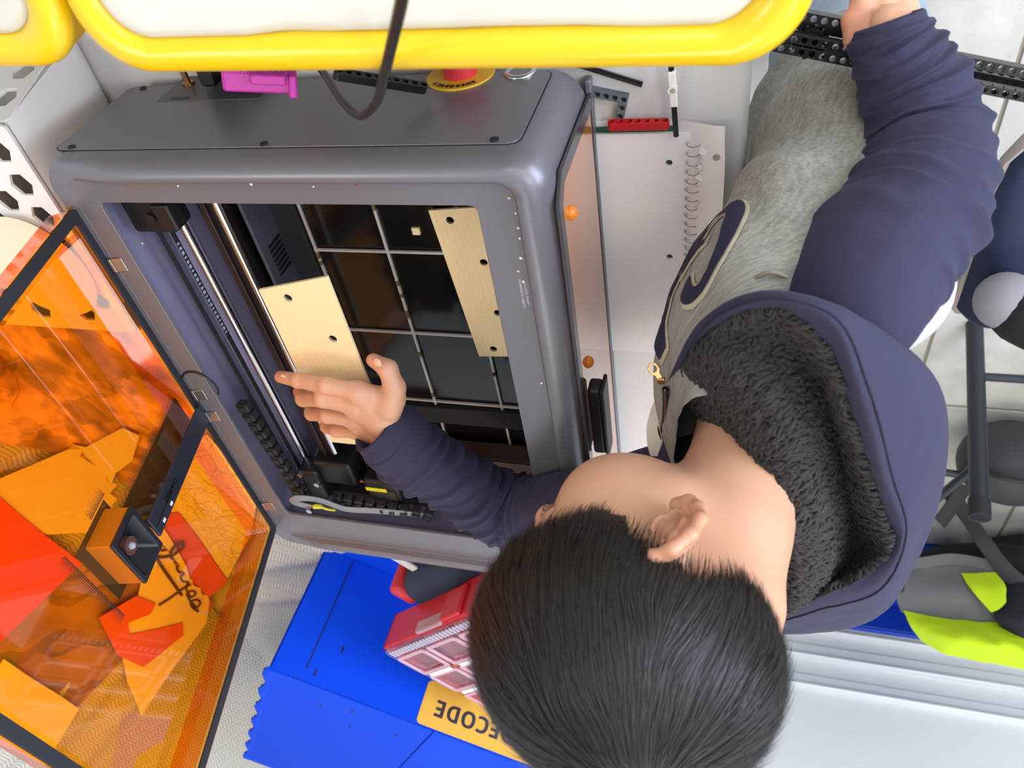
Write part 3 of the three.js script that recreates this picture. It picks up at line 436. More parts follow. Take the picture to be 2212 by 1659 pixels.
// ---------- slanted stand with beige herringbone cloth and collage papers ----------
const BA = 40 * Math.PI / 180, BO = V(.82, .62, 0), BU = V(Math.sin(BA), Math.cos(BA), 0), BN = V(-Math.cos(BA), Math.sin(BA), 0);
const onBoard = (z, s, n = 0) => s < .1334 ? V(.9058 - (.1334 - s), .7222 + n * .8, z) : BO.clone().addScaledVector(BU, s).addScaledVector(BN, n).add(V(0, 0, z));
{
  const pr = new THREE.Shape([[.828, 0], [.828, .61], [1.66, 1.60], [1.76, 1.60], [1.76, 0]].map(p => new THREE.Vector2(...p)));
  const st = thing('display_stand', 'slanted grey stand that carries the beige herringbone cloth behind the machine', 'stand'); part('body', new THREE.ExtrudeGeometry(pr, { depth: 1.95, bevelEnabled: false }).translate(0, 0, -2.05), std(0x9a958c, .8), st);
  const herr = tex(512, 512, (u, v) => { const c = u * 8, k = Math.floor(c), f = c - k, d = (k & 1 ? f : 1 - f) * 1.0 + v * 24 ; const w = Math.sin(d * Math.PI * 2); const e = Math.min(f, 1 - f) < .05 ? -.05 : 0; const n = .10 * (tnoise(u, v, 170, 3) - .5); const q = .86 + .085 * w + e + n; return [.90 * q, .875 * q, .82 * q].map(x => Math.min(1, x)); }, true, [5.2, 5.2]);
  const herrB = tex(512, 512, (u, v) => { const c = u * 8, k = Math.floor(c), f = c - k, d = (k & 1 ? f : 1 - f) + v * 24; return .5 + .4 * Math.sin(d * Math.PI * 2); }); herrB.repeat.set(5.2, 5.2);
  const prof = []; for (let i = 0; i <= 16; i++) prof.push([lerp(.46, .895, i / 16), .7222, 0]); for (let i = 1; i <= 60; i++) prof.push([0, 0, .112 + i / 60 * 1.06]);
  const rows = prof.map(([px, py, s]) => { const r = []; for (let j = 0; j <= 130; j++) { const z = lerp(-1.98, s || px > .78 ? -.16 : -.215, j / 130), k = s || (px - .9) * .9 + .1, fold = .020 * Math.exp(-(((z + .99 + .50 * k) / .035) ** 2)) + .015 * Math.exp(-(((z + 1.12 + .46 * k) / .03) ** 2)) + .018 * Math.exp(-(((z + .87 + .55 * k) / .04) ** 2)), f = fold * smooth(-.5, -.75, z) + .004 * (fbm(z * 6, k * 6, 3) + .5); r.push(s ? onBoard(z, s, .006 + f) : V(px, py + (px > .5 ? f : f * .3), z)); } return r; });
  const c = thing('herringbone_cloth', 'beige herringbone woven cloth spread over the slanted stand behind the lid', 'cloth'); part('weave', loft(rows, { closed: false, flip: true }), std(0xffffff, .92, 0, { map: herr, bumpMap: herrB, bumpScale: .0012, side: THREE.DoubleSide }), c);
  // papers: each a thin sheet of its own, in order from the lowest
  const kraft = tex(256, 256, (u, v) => { const n = tfbm(u, v, 5, 4, 6), q = Math.abs(tfbm(u, v, 3, 3, 31) - .5); return mul([.66, .50, .38], .78 + .5 * n - (q < .03 ? .18 : 0)); }, true, [3, 3]);
  const art = tex(256, 256, (u, v) => { const n = tfbm(u, v, 4, 5, 16), m = tfbm(u, v, 7, 3, 3); return n > .5 ? mul([.78, .60, .47], .65 + m) : mul([.66, .51, .42], .65 + m); }, true, [4, 4]);
  const crack = canvasTex(512, 512, (g, w, h) => { g.fillStyle = '#f3e9d2'; g.fillRect(0, 0, w, h); const R = rng(8); g.strokeStyle = 'rgba(60,40,25,.55)'; g.lineWidth = 2; for (let i = 0; i < 90; i++) { let x = R() * w, y = R() * h, a = R() * 7; g.beginPath(); g.moveTo(x, y); for (let k = 0; k < 14; k++) { a += (R() - .5) * .9; x += Math.cos(a) * 14; y += Math.sin(a) * 14; g.lineTo(x, y); } g.stroke(); } }, [6, 6]);
  const sheet = (name, label, pts, n, mat, wob = .0015) => { const s = shapeOf(pts), g = new TessellateModifier(.03, 6).modify(norm(new THREE.ExtrudeGeometry(s, { depth: .0012, bevelEnabled: false }))); const p = g.attributes.position, u = g.attributes.uv; for (let i = 0; i < p.count; i++) { const z = p.getX(i), q = p.getY(i), d = p.getZ(i); u.setXY(i, z, q); const w = onBoard(z, q, n + d + wob * (1 + Math.sin(z * 31 + q * 17))); p.setXYZ(i, w.x, w.y, w.z); } g.computeVertexNormals(); const t = thing(name, label, 'paper', null); part('paper_sheet', g, Object.assign(mat, { side: THREE.DoubleSide }), t); return t; };
  const W = c0 => std(c0, .85);
  sheet('cardboard_sheet', 'wrinkled brown paper sheet on the cloth right of the red square', [[-0.812, 0.276], [-0.884, 0.504], [-0.989, 0.581], [-1.211, 0.515], [-1.145, 0.36], [-1.034, 0.193], [-0.923, 0.182]], .024, std(0xffffff, .6, 0, { map: kraft }));
  sheet('picture_sheet', 'large dark brown printed picture sheet behind the upper part of the orange lid', [[-0.153, -0.181], [-0.302, 0.227], [-0.502, 0.238], [-0.704, 0.079], [-0.582, -0.167], [-0.301, -0.249]], .022, std(0xffffff, .7, 0, { map: art }));
  sheet('paper_scrap', 'pale torn paper scrap lying beside the printed dots of the lid', [[-0.563, 0.293], [-0.574, 0.215], [-0.585, 0.1], [-0.518, -0.019], [-0.534, -0.044], [-0.612, 0.018], [-0.655, 0.079], [-0.734, 0.149], [-0.768, 0.227], [-0.723, 0.276], [-0.657, 0.304]], .030, W(0xe9dcc6));
  sheet('paper_square', 'big red paper square seen through the orange lid edge', [[-0.479, 0.293], [-0.652, 0.284], [-0.826, 0.269], [-0.923, 0.537], [-0.612, 0.559]], .034, W(0xe85a45));
  sheet('paper_sheet', 'plain cream paper sheet below the wrinkled brown paper', [[-0.94, 0.484], [-1.189, 0.473], [-1.289, 0.603], [-1.034, 0.626]], .034, W(0xf4e4b8));
  { const d = part('paper_plate', new THREE.LatheGeometry([[0, .0], [.052, .0], [.056, .002], [.066, .006], [.067, .0072], [.055, .0034], [.05, .0016], [0, .0016]].map(q => new THREE.Vector2(...q)), 48), W(0xf6ead0), scene); tag(d, 'round cream paper plate lying on the white basket behind the lid corner', 'plate'); d.position.set(.5335, .8525, -.098); }
  sheet('patterned_paper', 'cream paper with a cracked brown pattern near the hinge of the lid', [[-0.587, -0.071], [-0.517, -0.181], [-0.684, -0.202], [-0.817, -0.128], [-1.043, 0.038], [-0.791, 0.034]], .026, std(0xffffff, .8, 0, { map: crack }));
  sheet('paper_strip', 'long red paper strip beside the handwritten sheet', [[-0.812, 0.16], [-0.761, -0.0], [-1.013, 0.01], [-1.156, 0.154], [-1.034, 0.182]], .030, W(0xe0604e));
  const fl = sheet('handwritten_sheet', 'cream torn sheet with handwritten word and crossed strokes', [[-0.812, 0.154], [-0.798, 0.059], [-0.972, 0.089], [-1.122, 0.14], [-1.178, 0.171], [-1.255, 0.293], [-1.333, 0.404], [-1.2, 0.371], [-1.067, 0.321], [-1.017, 0.26], [-0.923, 0.193]], .036, W(0xf3e3b4));
  sheet('paper_corner', 'red paper corner piece below the handwritten sheet', [[-0.973, 0.315], [-0.978, 0.238], [-1.028, 0.221], [-1.047, 0.243], [-1.034, 0.284], [-1.067, 0.299], [-1.128, 0.208], [-1.167, 0.224], [-1.183, 0.326], [-1.1, 0.343]], .040, W(0xe86a50));
  // the handwriting: strokes of brown marker
  const ink = std(0x5a3a24, .6), st2 = (pts, r = .0035) => { const q = pts.map(([z, s]) => onBoard(z, s, .041)), g = tube(q, r, pts.length * 6, 6); return g; };
  const wr = [[[-0.9, 0.161], [-0.944, 0.166], [-1.004, 0.17], [-1.05, 0.173]], [[-1.038, 0.219], [-1.037, 0.191], [-1.033, 0.157], [-1.035, 0.145]], [[-1.126, 0.17], [-1.103, 0.173], [-1.084, 0.168], [-1.088, 0.157], [-1.106, 0.156], [-1.111, 0.166], [-1.088, 0.168], [-1.066, 0.166], [-1.052, 0.162], [-1.056, 0.151], [-1.071, 0.151], [-1.072, 0.161], [-1.049, 0.16], [-1.032, 0.155], [-1.025, 0.147], [-1.015, 0.153], [-0.998, 0.151], [-0.994, 0.141], [-0.985, 0.147], [-0.968, 0.145], [-0.962, 0.134], [-0.955, 0.141], [-0.939, 0.139], [-0.928, 0.106], [-0.925, 0.135], [-0.911, 0.136], [-0.891, 0.138], [-0.89, 0.146], [-0.903, 0.146], [-0.906, 0.137], [-0.884, 0.135]], [[-0.902, 0.164], [-0.919, 0.154], [-0.93, 0.137], [-0.904, 0.076], [-0.877, 0.047], [-0.864, 0.045], [-0.878, 0.065], [-0.916, 0.098], [-0.937, 0.141]]].map((q, i) => st2(q, i === 2 ? .0024 : .0032));
  part('handwriting', wr, ink, fl);
}
// ---------- blue corrugated box with label, tool case and organiser ----------
{
  const blueM = phy(0x0046dc, .7, { bumpMap: tex(128, 16, (u) => .5 + .5 * Math.sin(u * Math.PI * 2 * 16), false, [12, 12]), bumpScale: .0003, specularIntensity: .3 }), slitM = std(0x031b6a, .7);
  const t = thing('corrugated_box', 'bright blue corrugated plastic box with yellow label behind the machine', 'box', null, [.505, .7235, -.85]); t.rotation.y = Math.PI - .482;      // local x along the front face to the left, z away
  const LX = .70, LZ = .66, H = .242, th = .005;
  part('front_wall', box(LX, H, th, LX / 2, H / 2, th / 2, .001), blueM, t);
  part('side_wall', box(th, H - .002, LZ, th / 2, H / 2, LZ / 2, .001), blueM, t); part('far_wall', box(LX, H - .004, th, LX / 2, H / 2, LZ, .001), blueM, t); part('side_wall', box(th, H - .002, LZ, LX - th / 2, H / 2, LZ / 2, .001), blueM, t);
  part('lid_flap', box(LX * .42, .004, LZ, LX * .21 + .004, H + .001, LZ / 2, .0015), blueM, t); part('lid_flap', box(LX * .57, .004, LZ, LX * .42 + LX * .285 + .006, H + .0005, LZ / 2, .0015), blueM, t);
  part('bottom_flap', box(LX - .02, .004, .20, LX / 2, .0025, -.1, .0015), blueM, t);
  // wavy cut edge of the flap with open flutes
  const wave = [], fl = []; for (let i = 0; i <= 60; i++) { const z = i / 60 * LZ; wave.push([V(-.003 - .0045 * Math.sin(z * 62), H - .002, z), V(-.003 - .0045 * Math.sin(z * 62), H + .0035, z), V(.01, H + .0035, z), V(.01, H - .002, z)]); }
  part('cut_edge', loft(wave, { cap0: true, cap1: true }), blueM, t);
  for (let i = 0; i < 26; i++) { const z = .012 + i * .0225, x = -.0035 - .0045 * Math.sin(z * 62); fl.push(box(.0015, .0022, .013, x - .0002, H + .0008, z, .0004, 1)); } part('flute_opening', fl, slitM, t);
  const seam = []; for (let i = 0; i < 70; i++) seam.push(box(.006, .0012, .0016, .035 + i * .0095, H + .0005, -.0002, .0004, 1)); part('crease', seam, slitM, t).userData.kind = 'stuff';
  part('slit', box(.0026, H - .03, .001, .058, H / 2 - .006, -.0003, .0004), slitM, t);
  for (const [x, y] of [[.103, .17], [.075, .222]]) part('notch', box(.004, .014, .001, x, y, -.0002, .0012), slitM, t);
  for (const [x, z] of [[.105, .085], [.17, .135], [.16, .05], [.25, .09]]) part('notch', box(.003, .001, .02, x, H + .0032, z, .0004), slitM, t);
  const lb = part('label_card', extrude(rrShape(.265, H - .078, .62, H - .002, .008), .0012, .0003).translate(0, 0, -.0014), std(0xeab13c, .5), t, 'yellow card label with dark lettering');
  part('lettering', (() => { const g = words('DECODE', .028, .0006); g.rotateY(Math.PI); return g.translate(.364, H - .050, -.0014); })(), std(0x2a2432, .5), lb);
  // soft tool case and organiser in front of it
  const tc = thing('tool_case', 'dark blue-grey soft case with red end trim lying before the blue box', 'case', null, [.292, .7285, -.716]); tc.rotation.y = Math.atan2(-.69, -.72);
  part('case_body', box(.165, .135, .085, .0825, .0685, .055, .032, 6), std(0x36475e, .8, 0, { bumpMap: speck, bumpScale: .0006 }), tc); part('end_trim', [box(.024, .132, .05, .004, .067, .030, .011, 4), box(.022, .05, .09, .006, .0265, .05, .008, 3)], std(0xd0323c, .5), tc); part('white_strap', box(.016, .004, .11, .055, .105, -.004, .001).rotateX(0), std(0xd6d2cc, .7), tc); part('zip', box(.13, .006, .003, .08, .08, .0118, .001), M.black, tc);
  const og = thing('parts_organiser', 'red organiser case with clear lid showing coloured small parts compartments', 'organiser', null, [.300, .858, -.800]); og.rotation.y = Math.atan2(-.69, -.72);
  const redM = std(0xcf2a36, .38);
  part('tray', [box(.29, .062, .012, .145, .031, .006, .004), box(.012, .062, .23, .006, .031, .115, .004), box(.29, .062, .012, .145, .031, .224, .004), box(.012, .062, .23, .284, .031, .115, .004), box(.285, .004, .225, .145, .004, .115, .001)], redM, og);
  part('latch', box(.05, .05, .008, .205, .036, -.003, .004), redM, og); part('clear_latch', box(.07, .02, .010, .15, .055, -.003, .004), phy(0xe8d8dc, .1, { transmission: .7 }), og);
  part('inner_wall', [box(.26, .05, .003, .145, .03, .085, .001), box(.26, .05, .003, .145, .03, .155, .001), box(.003, .05, .21, .098, .03, .115, .001), box(.003, .05, .21, .184, .03, .115, .001)], std(0xd99aa0, .4), og);
  part('clear_lid', extrude(rrShape(.002, -.228, .288, -.002, .012), .005, .0015).rotateX(-Math.PI / 2).translate(0, .063, 0), phy(0xf6e4ea, .04, { transmission: 1 }), og);
  const rib = []; for (let i = 0; i < 28; i++) rib.push(box(.005, .003, .014, .02 + i * .0092, .0695, .013, .001, 1)); part('grip_rib', rib, phy(0xd8d3e2, .2, { transmission: .5 }), og); 
  const frames = []; for (const a of [.012, .101, .190]) for (const b of [.024, .088, .158]) { const s = rrShape(a, b, a + .080, b + .058, .008); s.holes.push(rrShape(a + .007, b + .007, a + .073, b + .051, .005)); frames.push(extrude(s, .003, .0006).rotateX(Math.PI / 2).translate(0, .0715, 0)); } part('lid_frame', frames, phy(0xf2d2dc, .12, { transmission: .6 }), og);
  const R = rng(31), cols = [0x8a3f9a, 0xe0832c, 0xd0a030, 0xc03a50, 0x3c8c7a, 0xb8642e];
  let k = 0; for (const a of [.02, .108, .196]) for (const b of [.03, .095, .165]) { const g = []; for (let i = 0; i < 60; i++) g.push(box(.009, .005, .006, 0, 0, 0, .001, 1).rotateX(R() * 6).rotateY(R() * 6).translate(a + .072 * R(), .02 + .03 * R(), b + .044 * R())); part('small_parts', g, std(cols[k++ % 6], .45), og).userData.kind = 'stuff'; part('paper_strip', box(.062, .0012, .008, a + .036, .0715 + .0005, b + .055, .0004), M.paper, og); }
}
// ---------- things on the floor beyond ----------
{
  // upturned stool frame, its capped legs pointing up
  const s = thing('upturned_stool', 'upturned dark grey metal stool frame with capped leg standing on the white tiles', 'stool'); const c4 = [[-.683, -.85], [-1.02, -.85], [-.60, -1.16], [-1.02, -1.20]], tp = [[-.650, -.928], [-1.04, -.93], [-.56, -1.20], [-1.04, -1.24]];
  c4.forEach(([x, z], i) => { const l = part('leg', cyl(V(x, .0, z), V(tp[i][0], .44, tp[i][1]), .0165), M.darkSteel, s); part('leg_cap', cyl(V(x, 0, z).lerp(V(tp[i][0], .44, tp[i][1]), .92), V(tp[i][0], .44, tp[i][1]), .0185), M.rubber, l); });
  const mid = (i, t) => V(c4[i][0], 0, c4[i][1]).lerp(V(tp[i][0], .44, tp[i][1]), t);
  part('crossbar', cyl(mid(0, .30), mid(1, .30), .0085), M.darkSteel, s); part('crossbar', cyl(mid(0, .75), mid(2, .70), .0085), M.darkSteel, s); part('crossbar', cyl(mid(1, .30), mid(3, .30), .0085), M.darkSteel, s); part('crossbar', cyl(mid(2, .30), mid(3, .30), .0085), M.darkSteel, s);
  // white stool that the boy leans on
  const w = thing('stool', 'white round plastic stool standing behind the boy', 'stool', null, [-.366, 0, -.452]);
  part('seat', new THREE.LatheGeometry([[0, .43], [.10, .431], [.125, .429], [.137, .422], [.14, .41], [.134, .402], [0, .402]].map(p => new THREE.Vector2(...p)), 48), std(0xeef0f0, .6, 0, { bumpMap: speck, bumpScale: .0006 }), w);
  for (let i = 0; i < 4; i++) { const a = .785 + i * Math.PI / 2; part('leg', cyl(V(Math.cos(a) * .13, 0, Math.sin(a) * .13), V(Math.cos(a) * .10, .405, Math.sin(a) * .10), .014), M.white, w); }
}
// ---------- the boy ----------
const onY = (px, py, y) => { const d = at(px, py, 1).sub(EYE); return EYE.clone().addScaledVector(d, (y - EYE.y) / d.y); };
{
  const boy = thing('person', 'dark-haired boy in grey and navy hooded sweatshirt leaning over the laser machine', 'person');
  const fleece = (c, o = {}) => phy(c, .86, { bumpMap: knit, bumpScale: .00035, sheen: .16, sheenColor: new THREE.Color(0x9a98c8), sheenRoughness: .55, side: THREE.DoubleSide, ...o });
  const navy = fleece(0x2d2b44), navyDark = fleece(0x232236);
  const heatherT = tex(512, 512, (u, v) => { const s = tnoise(u * 1, v * 1, 60, 3) * .5 + tnoise(u, v, 150, 5) * .5, st = tnoise(u, v * .25, 44, 8); const k = .82 + .26 * (s - .5) + .12 * (st - .5); return mul([.70, .685, .64], k); }, true, [8, 8]);
  const heather = fleece(0xffffff, { map: heatherT, sheenColor: new THREE.Color(0xffffff), sheen: .15, bumpMap: knit, bumpScale: .0005 });
  // head frame: forward F, up U, right R
  const H = V(-.164, 1.1307, -.158), F = V(.9325, -.348, -.098).normalize(), U = V(.357, .928, .108); U.addScaledVector(F, -U.dot(F)).normalize(); const Rr = F.clone().cross(U).normalize();
  const HS = 1.0, hd = (f, u, r) => H.clone().addScaledVector(F, f * HS).addScaledVector(U, u * HS).addScaledVector(Rr, r * HS);
  const loc = (x, y, z) => { x -= H.x; y -= H.y; z -= H.z; return [(x * F.x + y * F.y + z * F.z) / HS, (x * U.x + y * U.y + z * U.z) / HS, (x * Rr.x + y * Rr.y + z * Rr.z) / HS]; };
  const ell = (f, u, r, cf, cu, cr, a, b, c) => { const x = (f - cf) / a, y = (u - cu) / b, z = (r - cr) / c, k = Math.sqrt(x * x + y * y + z * z), k2 = Math.sqrt(x * x / (a * a) + y * y / (b * b) + z * z / (c * c)); return k2 > 1e-9 ? k * (k - 1) / k2 : -Math.min(a, b, c); };
  const neckA = [hd(-.036, -.035, 0), V(-.212, 1.045, -.154), V(-.226, .965, -.143)], neckC = chain(neckA, [.043, .0385, .043]);
  const chinC = [cone(.012, -.066, .043, .018, .078, -.094, .006, .0195), cone(.012, -.066, -.043, .018, .078, -.094, -.006, .0195)];
  const noseC = cone(.090, -.008, 0, .007, .108, -.043, 0, .0125);
  // ears: (b back, u up, n outward) in a flared plane
  const EP = .46, ET = .16, ES = 1.02, cE = Math.cos(EP), sE = Math.sin(EP), cT = Math.cos(ET), sT = Math.sin(ET);
  const rimP = [[-.002, .007, .001], [.001, .019, .003], [.009, .0255, .005], [.020, .0225, .0065], [.0275, .011, .0065], [.028, -.004, .0055], [.0225, -.016, .0045], [.013, -.0245, .003], [.004, -.0265, .001]], rimR = [.0030, .0034, .0038, .0040, .0040, .0038, .0040, .0052, .0054];
  const rimC = [], antiC = [], scaC = []; for (let i = 0; i < 8; i++) rimC.push(cone(...rimP[i], rimR[i], ...rimP[i + 1], rimR[i + 1]));
  const seg3 = (l, P, r) => { for (let i = 0; i < P.length - 1; i++) l.push(cone(...P[i], r, ...P[i + 1], r)); };
  seg3(antiC, [[.010, .016, .002], [.0165, .008, .0045], [.0175, -.004, .0045], [.0115, -.0145, .0035]], .0027); seg3(scaC, [[.0115, .0205, .0062], [.0222, .009, .0078], [.0225, -.006, .0072]], .0021); seg3(antiC, [[-.0025, -.0045, .002], [-.0015, -.0115, .0025]], .0040); seg3(antiC, [[.0055, -.0165, .0025], [.007, -.017, .0025]], .003);
  function ear(f, u, r) { // r > 0: distance to the ear and the hollow carved in it
    const x0 = -(f + .0065), y0 = u + .0120, z0 = r - .0725; const b1 = x0 * cE + z0 * sE, n = (z0 * cE - x0 * sE) / ES, b = (b1 * cT - y0 * sT) / ES / 1.08, v = (b1 * sT + y0 * cT) / ES;
    let e = 1; for (const c of rimC) e = smin(e, c(b, v, n), .003); for (const c of antiC) e = smin(e, c(b, v, n), .003);
    const q = Math.hypot((b - .0125) / .0150, v / .0255); e = smin(e, Math.max((q - 1) * .015, Math.abs(n - .001) - .0021), .003);
    e = smin(e, ell(b, v, n, .007, -.002, -.008, .011, .018, .0085), .005);
    let hol = ell(b, v, n, .0068, -.0035, .0050, .0088, .0105, .0135); for (const c of scaC) hol = Math.min(hol, c(b, v, n)); hol = Math.min(hol, ell(b, v, n, .0075, .0135, .0045, .0052, .0032, .0042));
    return [e * ES, hol * ES];
  }
  function skull(f, u, r) {
    let d = ell(f, u, r, -.004, .022, 0, .090, .080, .0735);
    const s = Math.abs(r);
    d = smin(d, ell(f, u, r, .030, -.035, 0, .060, .074, .056), .04);
    d = smin(d, smin(chinC[0](f, u, r), chinC[1](f, u, r), .02), .035);
    d = smin(d, ell(f, u, s, .056, -.052, .034, .036, .036, .032), .026);
    d = smin(d, ell(f, u, s, .068, .006, .026, .022, .013, .026), .014);           // brow
    d = smin(d, ell(f, u, s, .0745, -.014, .0335, .0165, .0125, .0165), .006);      // closed lids
    d = smin(d, noseC(f, u, r), .012); d = smin(d, ell(f, u, s, .100, -.045, .010, .008, .007, .007), .006);
    d = smin(d, ell(f, u, r, .0925, -.0685, 0, .009, .005, .020), .007); d = smin(d, ell(f, u, r, .0905, -.0775, 0, .009, .005, .017), .006);
    return d;
  }
  function head(f, u, r) {
    let d = skull(f, u, r);
    if (r > .04 && f > -.075 && f < .035 && u > -.075 && u < .045) { const [e, hol] = ear(f, u, r); d = smin(d, e, .005); d = -smin(-d, hol, .0022); }
    if (r < -.04 && f > -.075 && f < .035 && u > -.075 && u < .045) d = smin(d, ell(f, u, r, -.0235, -.010, -.083, .020, .028, .007), .007);
    return d;
  }
  const neckD = (x, y, z) => smin(neckC[0](x, y, z), neckC[1](x, y, z), .03);
  const headW = (x, y, z) => { const [f, u, r] = loc(x, y, z); return smin(head(f, u, r), neckD(x, y, z), .014); };
  // ---- arms: joints
  const rArm = [onY(1800, 745, .93), onY(1838, 655, .945), onY(1895, 560, .92), onY(1966, 470, .88), onY(2001, 385, .84), onY(2000, 300, .805), onY(1976, 205, .785), onY(1945, 135, .775), onY(1925, 82, .768), onY(1919, 48, .764)];
  const rPx = [90, 150, 163, 157, 143, 131, 119, 104, 88, 76];
  const depthOf = p => p.clone().sub(EYE).dot(camF);
  const lArm = [V(-.195, .955, -.255), onY(1255, 1105, .945), onY(1180, 1112, .91), onY(1110, 1108, .898), onY(1040, 1078, .90), onY(965, 1030, .904), onY(895, 985, .908), onY(840, 938, .911), onY(812, 918, .912)];
  const lPx = [0, 92, 92, 90, 84, 78, 84, 80, 72];
  const rRad = rArm.map((p, i) => rPx[i] * depthOf(p) / FOCAL), lRad = lArm.map((p, i) => i ? lPx[i] * depthOf(p) / FOCAL : .058);
  // ---- hands
  const fing = (pts, rs) => chain(pts.map(p => onY(...p)), rs);
  const lHand = [
    ...fing([[775, 846, .910], [705, 833, .912], [645, 822, .905], [606, 814, .898]], [.0098, .0085, .0078, .0066]),
    ...fing([[768, 876, .915], [697, 862, .915], [655, 862, .902], [647, 846, .892]], [.0098, .0088, .0080, .0070]),
    ...fing([[770, 905, .913], [708, 897, .911], [674, 893, .897], [672, 876, .888]], [.0096, .0086, .0078, .0068]),
    ...fing([[778, 930, .909], [728, 930, .904], [706, 922, .893], [706, 905, .887]], [.0090, .0076, .0070, .0062])];
  const lThumb = fing([[842, 880, .911], [852, 838, .905], [838, 797, .897], [806, 778, .892]], [.0135, .0112, .0095, .0072]);
  const lPalm = [...fing([[830, 895, .910], [775, 850, .910]], [.0145, .0110]), ...fing([[828, 905, .912], [768, 885, .913]], [.0145, .0115]), ...fing([[822, 920, .911], [772, 915, .911]], [.0145, .0110]), ...fing([[815, 935, .909], [780, 935, .907]], [.0140, .0100]), ...fing([[850, 860, .906], [775, 850, .909]], [.012, .0090]), ...fing([[835, 915, .912], [880, 965, .910]], [.0155, .0165])];
  const lH = (x, y, z) => { let p = 1; for (const c of lPalm) p = smin(p, c(x, y, z), .012); let t = 1; for (const c of lThumb) t = smin(t, c(x, y, z), .004); p = smin(p, t, .006); for (let i = 0; i < 4; i++) { let g = 1; for (let k = 0; k < 3; k++) g = smin(g, lHand[i * 3 + k](x, y, z), .004); p = smin(p, g, .005); } return p; };
  const rHand = [...fing([[1880, 84, .760], [1862, 28, .748], [1856, -34, .736]], [.0098, .0086, .0074]), ...fing([[1908, 76, .757], [1906, 22, .744], [1901, -40, .730]], [.0096, .0084, .0073]), ...fing([[1940, 80, .755], [1943, 34, .744], [1941, -14, .728]], [.0092, .0080, .0070]), ...fing([[1962, 90, .755], [1968, 50, .746], [1966, 14, .732]], [.0086, .0074, .0064])];
  const rThumb = fing([[1882, 110, .762], [1852, 84, .756], [1838, 44, .752]], [.0118, .0092, .0074]);
  const rPalm = [...fing([[1908, 115, .765], [1886, 86, .759]], [.016, .012]), ...fing([[1925, 112, .765], [1915, 80, .757]], [.016, .012]), ...fing([[1945, 112, .764], [1952, 88, .756]], [.015, .011]), ...fing([[1925, 112, .765], [1942, 150, .772]], [.016, .016])];
  const rH = (x, y, z) => { let p = 1; for (const c of rPalm) p = smin(p, c(x, y, z), .012); let t = 1; for (const c of rThumb) t = smin(t, c(x, y, z), .004); p = smin(p, t, .006); for (let i = 0; i < 4; i++) { let g = 1; for (let k = 0; k < 2; k++) g = smin(g, rHand[i * 2 + k](x, y, z), .004); p = smin(p, g, .005); } return p; };
  // ---- torso profile: centre, half widths (side, front-back), facing
  const TP = [[.565, -.300, -.098, .128, .086, .02], [.60, -.300, -.098, .136, .089, .02], [.66, -.297, -.100, .136, .089, .03], [.74, -.288, -.104, .130, .087, .05], [.82, -.268, -.112, .130, .088, .07], [.89, -.244, -.120, .132, .090, .10], [.935, -.230, -.126, .128, .082, .11], [.965, -.222, -.130, .110, .066, .12], [.985, -.218, -.134, .084, .052, .12], [1.0, -.214, -.138, .062, .046, .1]];
  const torsoAt = y => { let i = 0; while (i < TP.length - 2 && y > TP[i + 1][0]) i++; const a = TP[i], b = TP[i + 1], t = clamp((y - a[0]) / (b[0] - a[0]), 0, 1), p = TP[Math.max(0, i - 1)], q = TP[Math.min(TP.length - 1, i + 2)]; return a.map((_, k) => { const m0 = (b[k] - p[k]) / ((b[0] - p[0]) || 1) * (b[0] - a[0]), m1 = (q[k] - a[k]) / ((q[0] - a[0]) || 1) * (b[0] - a[0]), t2 = t * t, t3 = t2 * t; return (2 * t3 - 3 * t2 + 1) * a[k] + (t3 - 2 * t2 + t) * m0 + (-2 * t3 + 3 * t2) * b[k] + (t3 - t2) * m1; }); };
  const torsoPt = (th, y, off = 0) => { // th 0 = front, + towards his right
    const [, cx, cz, a, b, ps] = torsoAt(y), fx = Math.cos(ps), fz = Math.sin(ps), s = Math.sin(th), c = Math.cos(th), e = .86, sx = Math.sign(s) * Math.abs(s) ** e, cx2 = Math.sign(c) * Math.abs(c) ** e;
    const w = .007 * fbm(s * 2.2 + 5, y * 13 + c * 2, 2) + .010 * Math.exp(-(((y - .68 - .05 * s) / .022) ** 2)) * (.4 + .6 * noise3(th * 2, 4, 1)) + .008 * Math.exp(-(((y - .76 - .08 * s) / .02) ** 2)) * (.3 + .7 * noise3(th * 2.4, 9, 1)) + .009 * Math.exp(-(((y - .625 + .03 * s) / .02) ** 2));
    const A = a + w + off, B = b + w + off; return V(cx + fx * cx2 * B - fz * sx * A, y, cz + fz * cx2 * B + fx * sx * A); };
  // skin: one continuous body
  const tq = y => torsoAt(y), bodyC = [];
  const tb = [[.62, .07], [.76, .06], [.86, .055], [.93, .035]].map(([y, r]) => { const q = tq(y); return [V(q[1], y, q[2]), r]; });
  for (let i = 0; i < 3; i++) for (const s of [-.05, .05]) bodyC.push(cone(tb[i][0].x, tb[i][0].y, tb[i][0].z + s, tb[i][1], tb[i + 1][0].x, tb[i + 1][0].y, tb[i + 1][0].z + s * (i < 2 ? 1 : .6), tb[i + 1][1]));
  bodyC.push(...chain(rArm, [.02, .030, .034, .032, .028, .026, .022, .017, .014, .013]), ...chain(lArm, [.022, .026, .026, .024, .022, .020, .018, .016, .0155]));
  const hip = V(-.312, .60, -.085); const legs = [];
  for (const s of [-1, 1]) legs.push([V(-.295, .59, -.095 + s * .058), V(-.300, .33, -.085 + s * .078), V(-.325, .075, -.085 + s * .085), V(-.29, .035, -.085 + s * .088)]);
  for (const l of legs) bodyC.push(...chain(l, [.062, .043, .03, .024]));
  const bodyD = (x, y, z) => { let d = neckD(x, y, z); for (const c of bodyC) d = smin(d, c(x, y, z), .02); return d; };
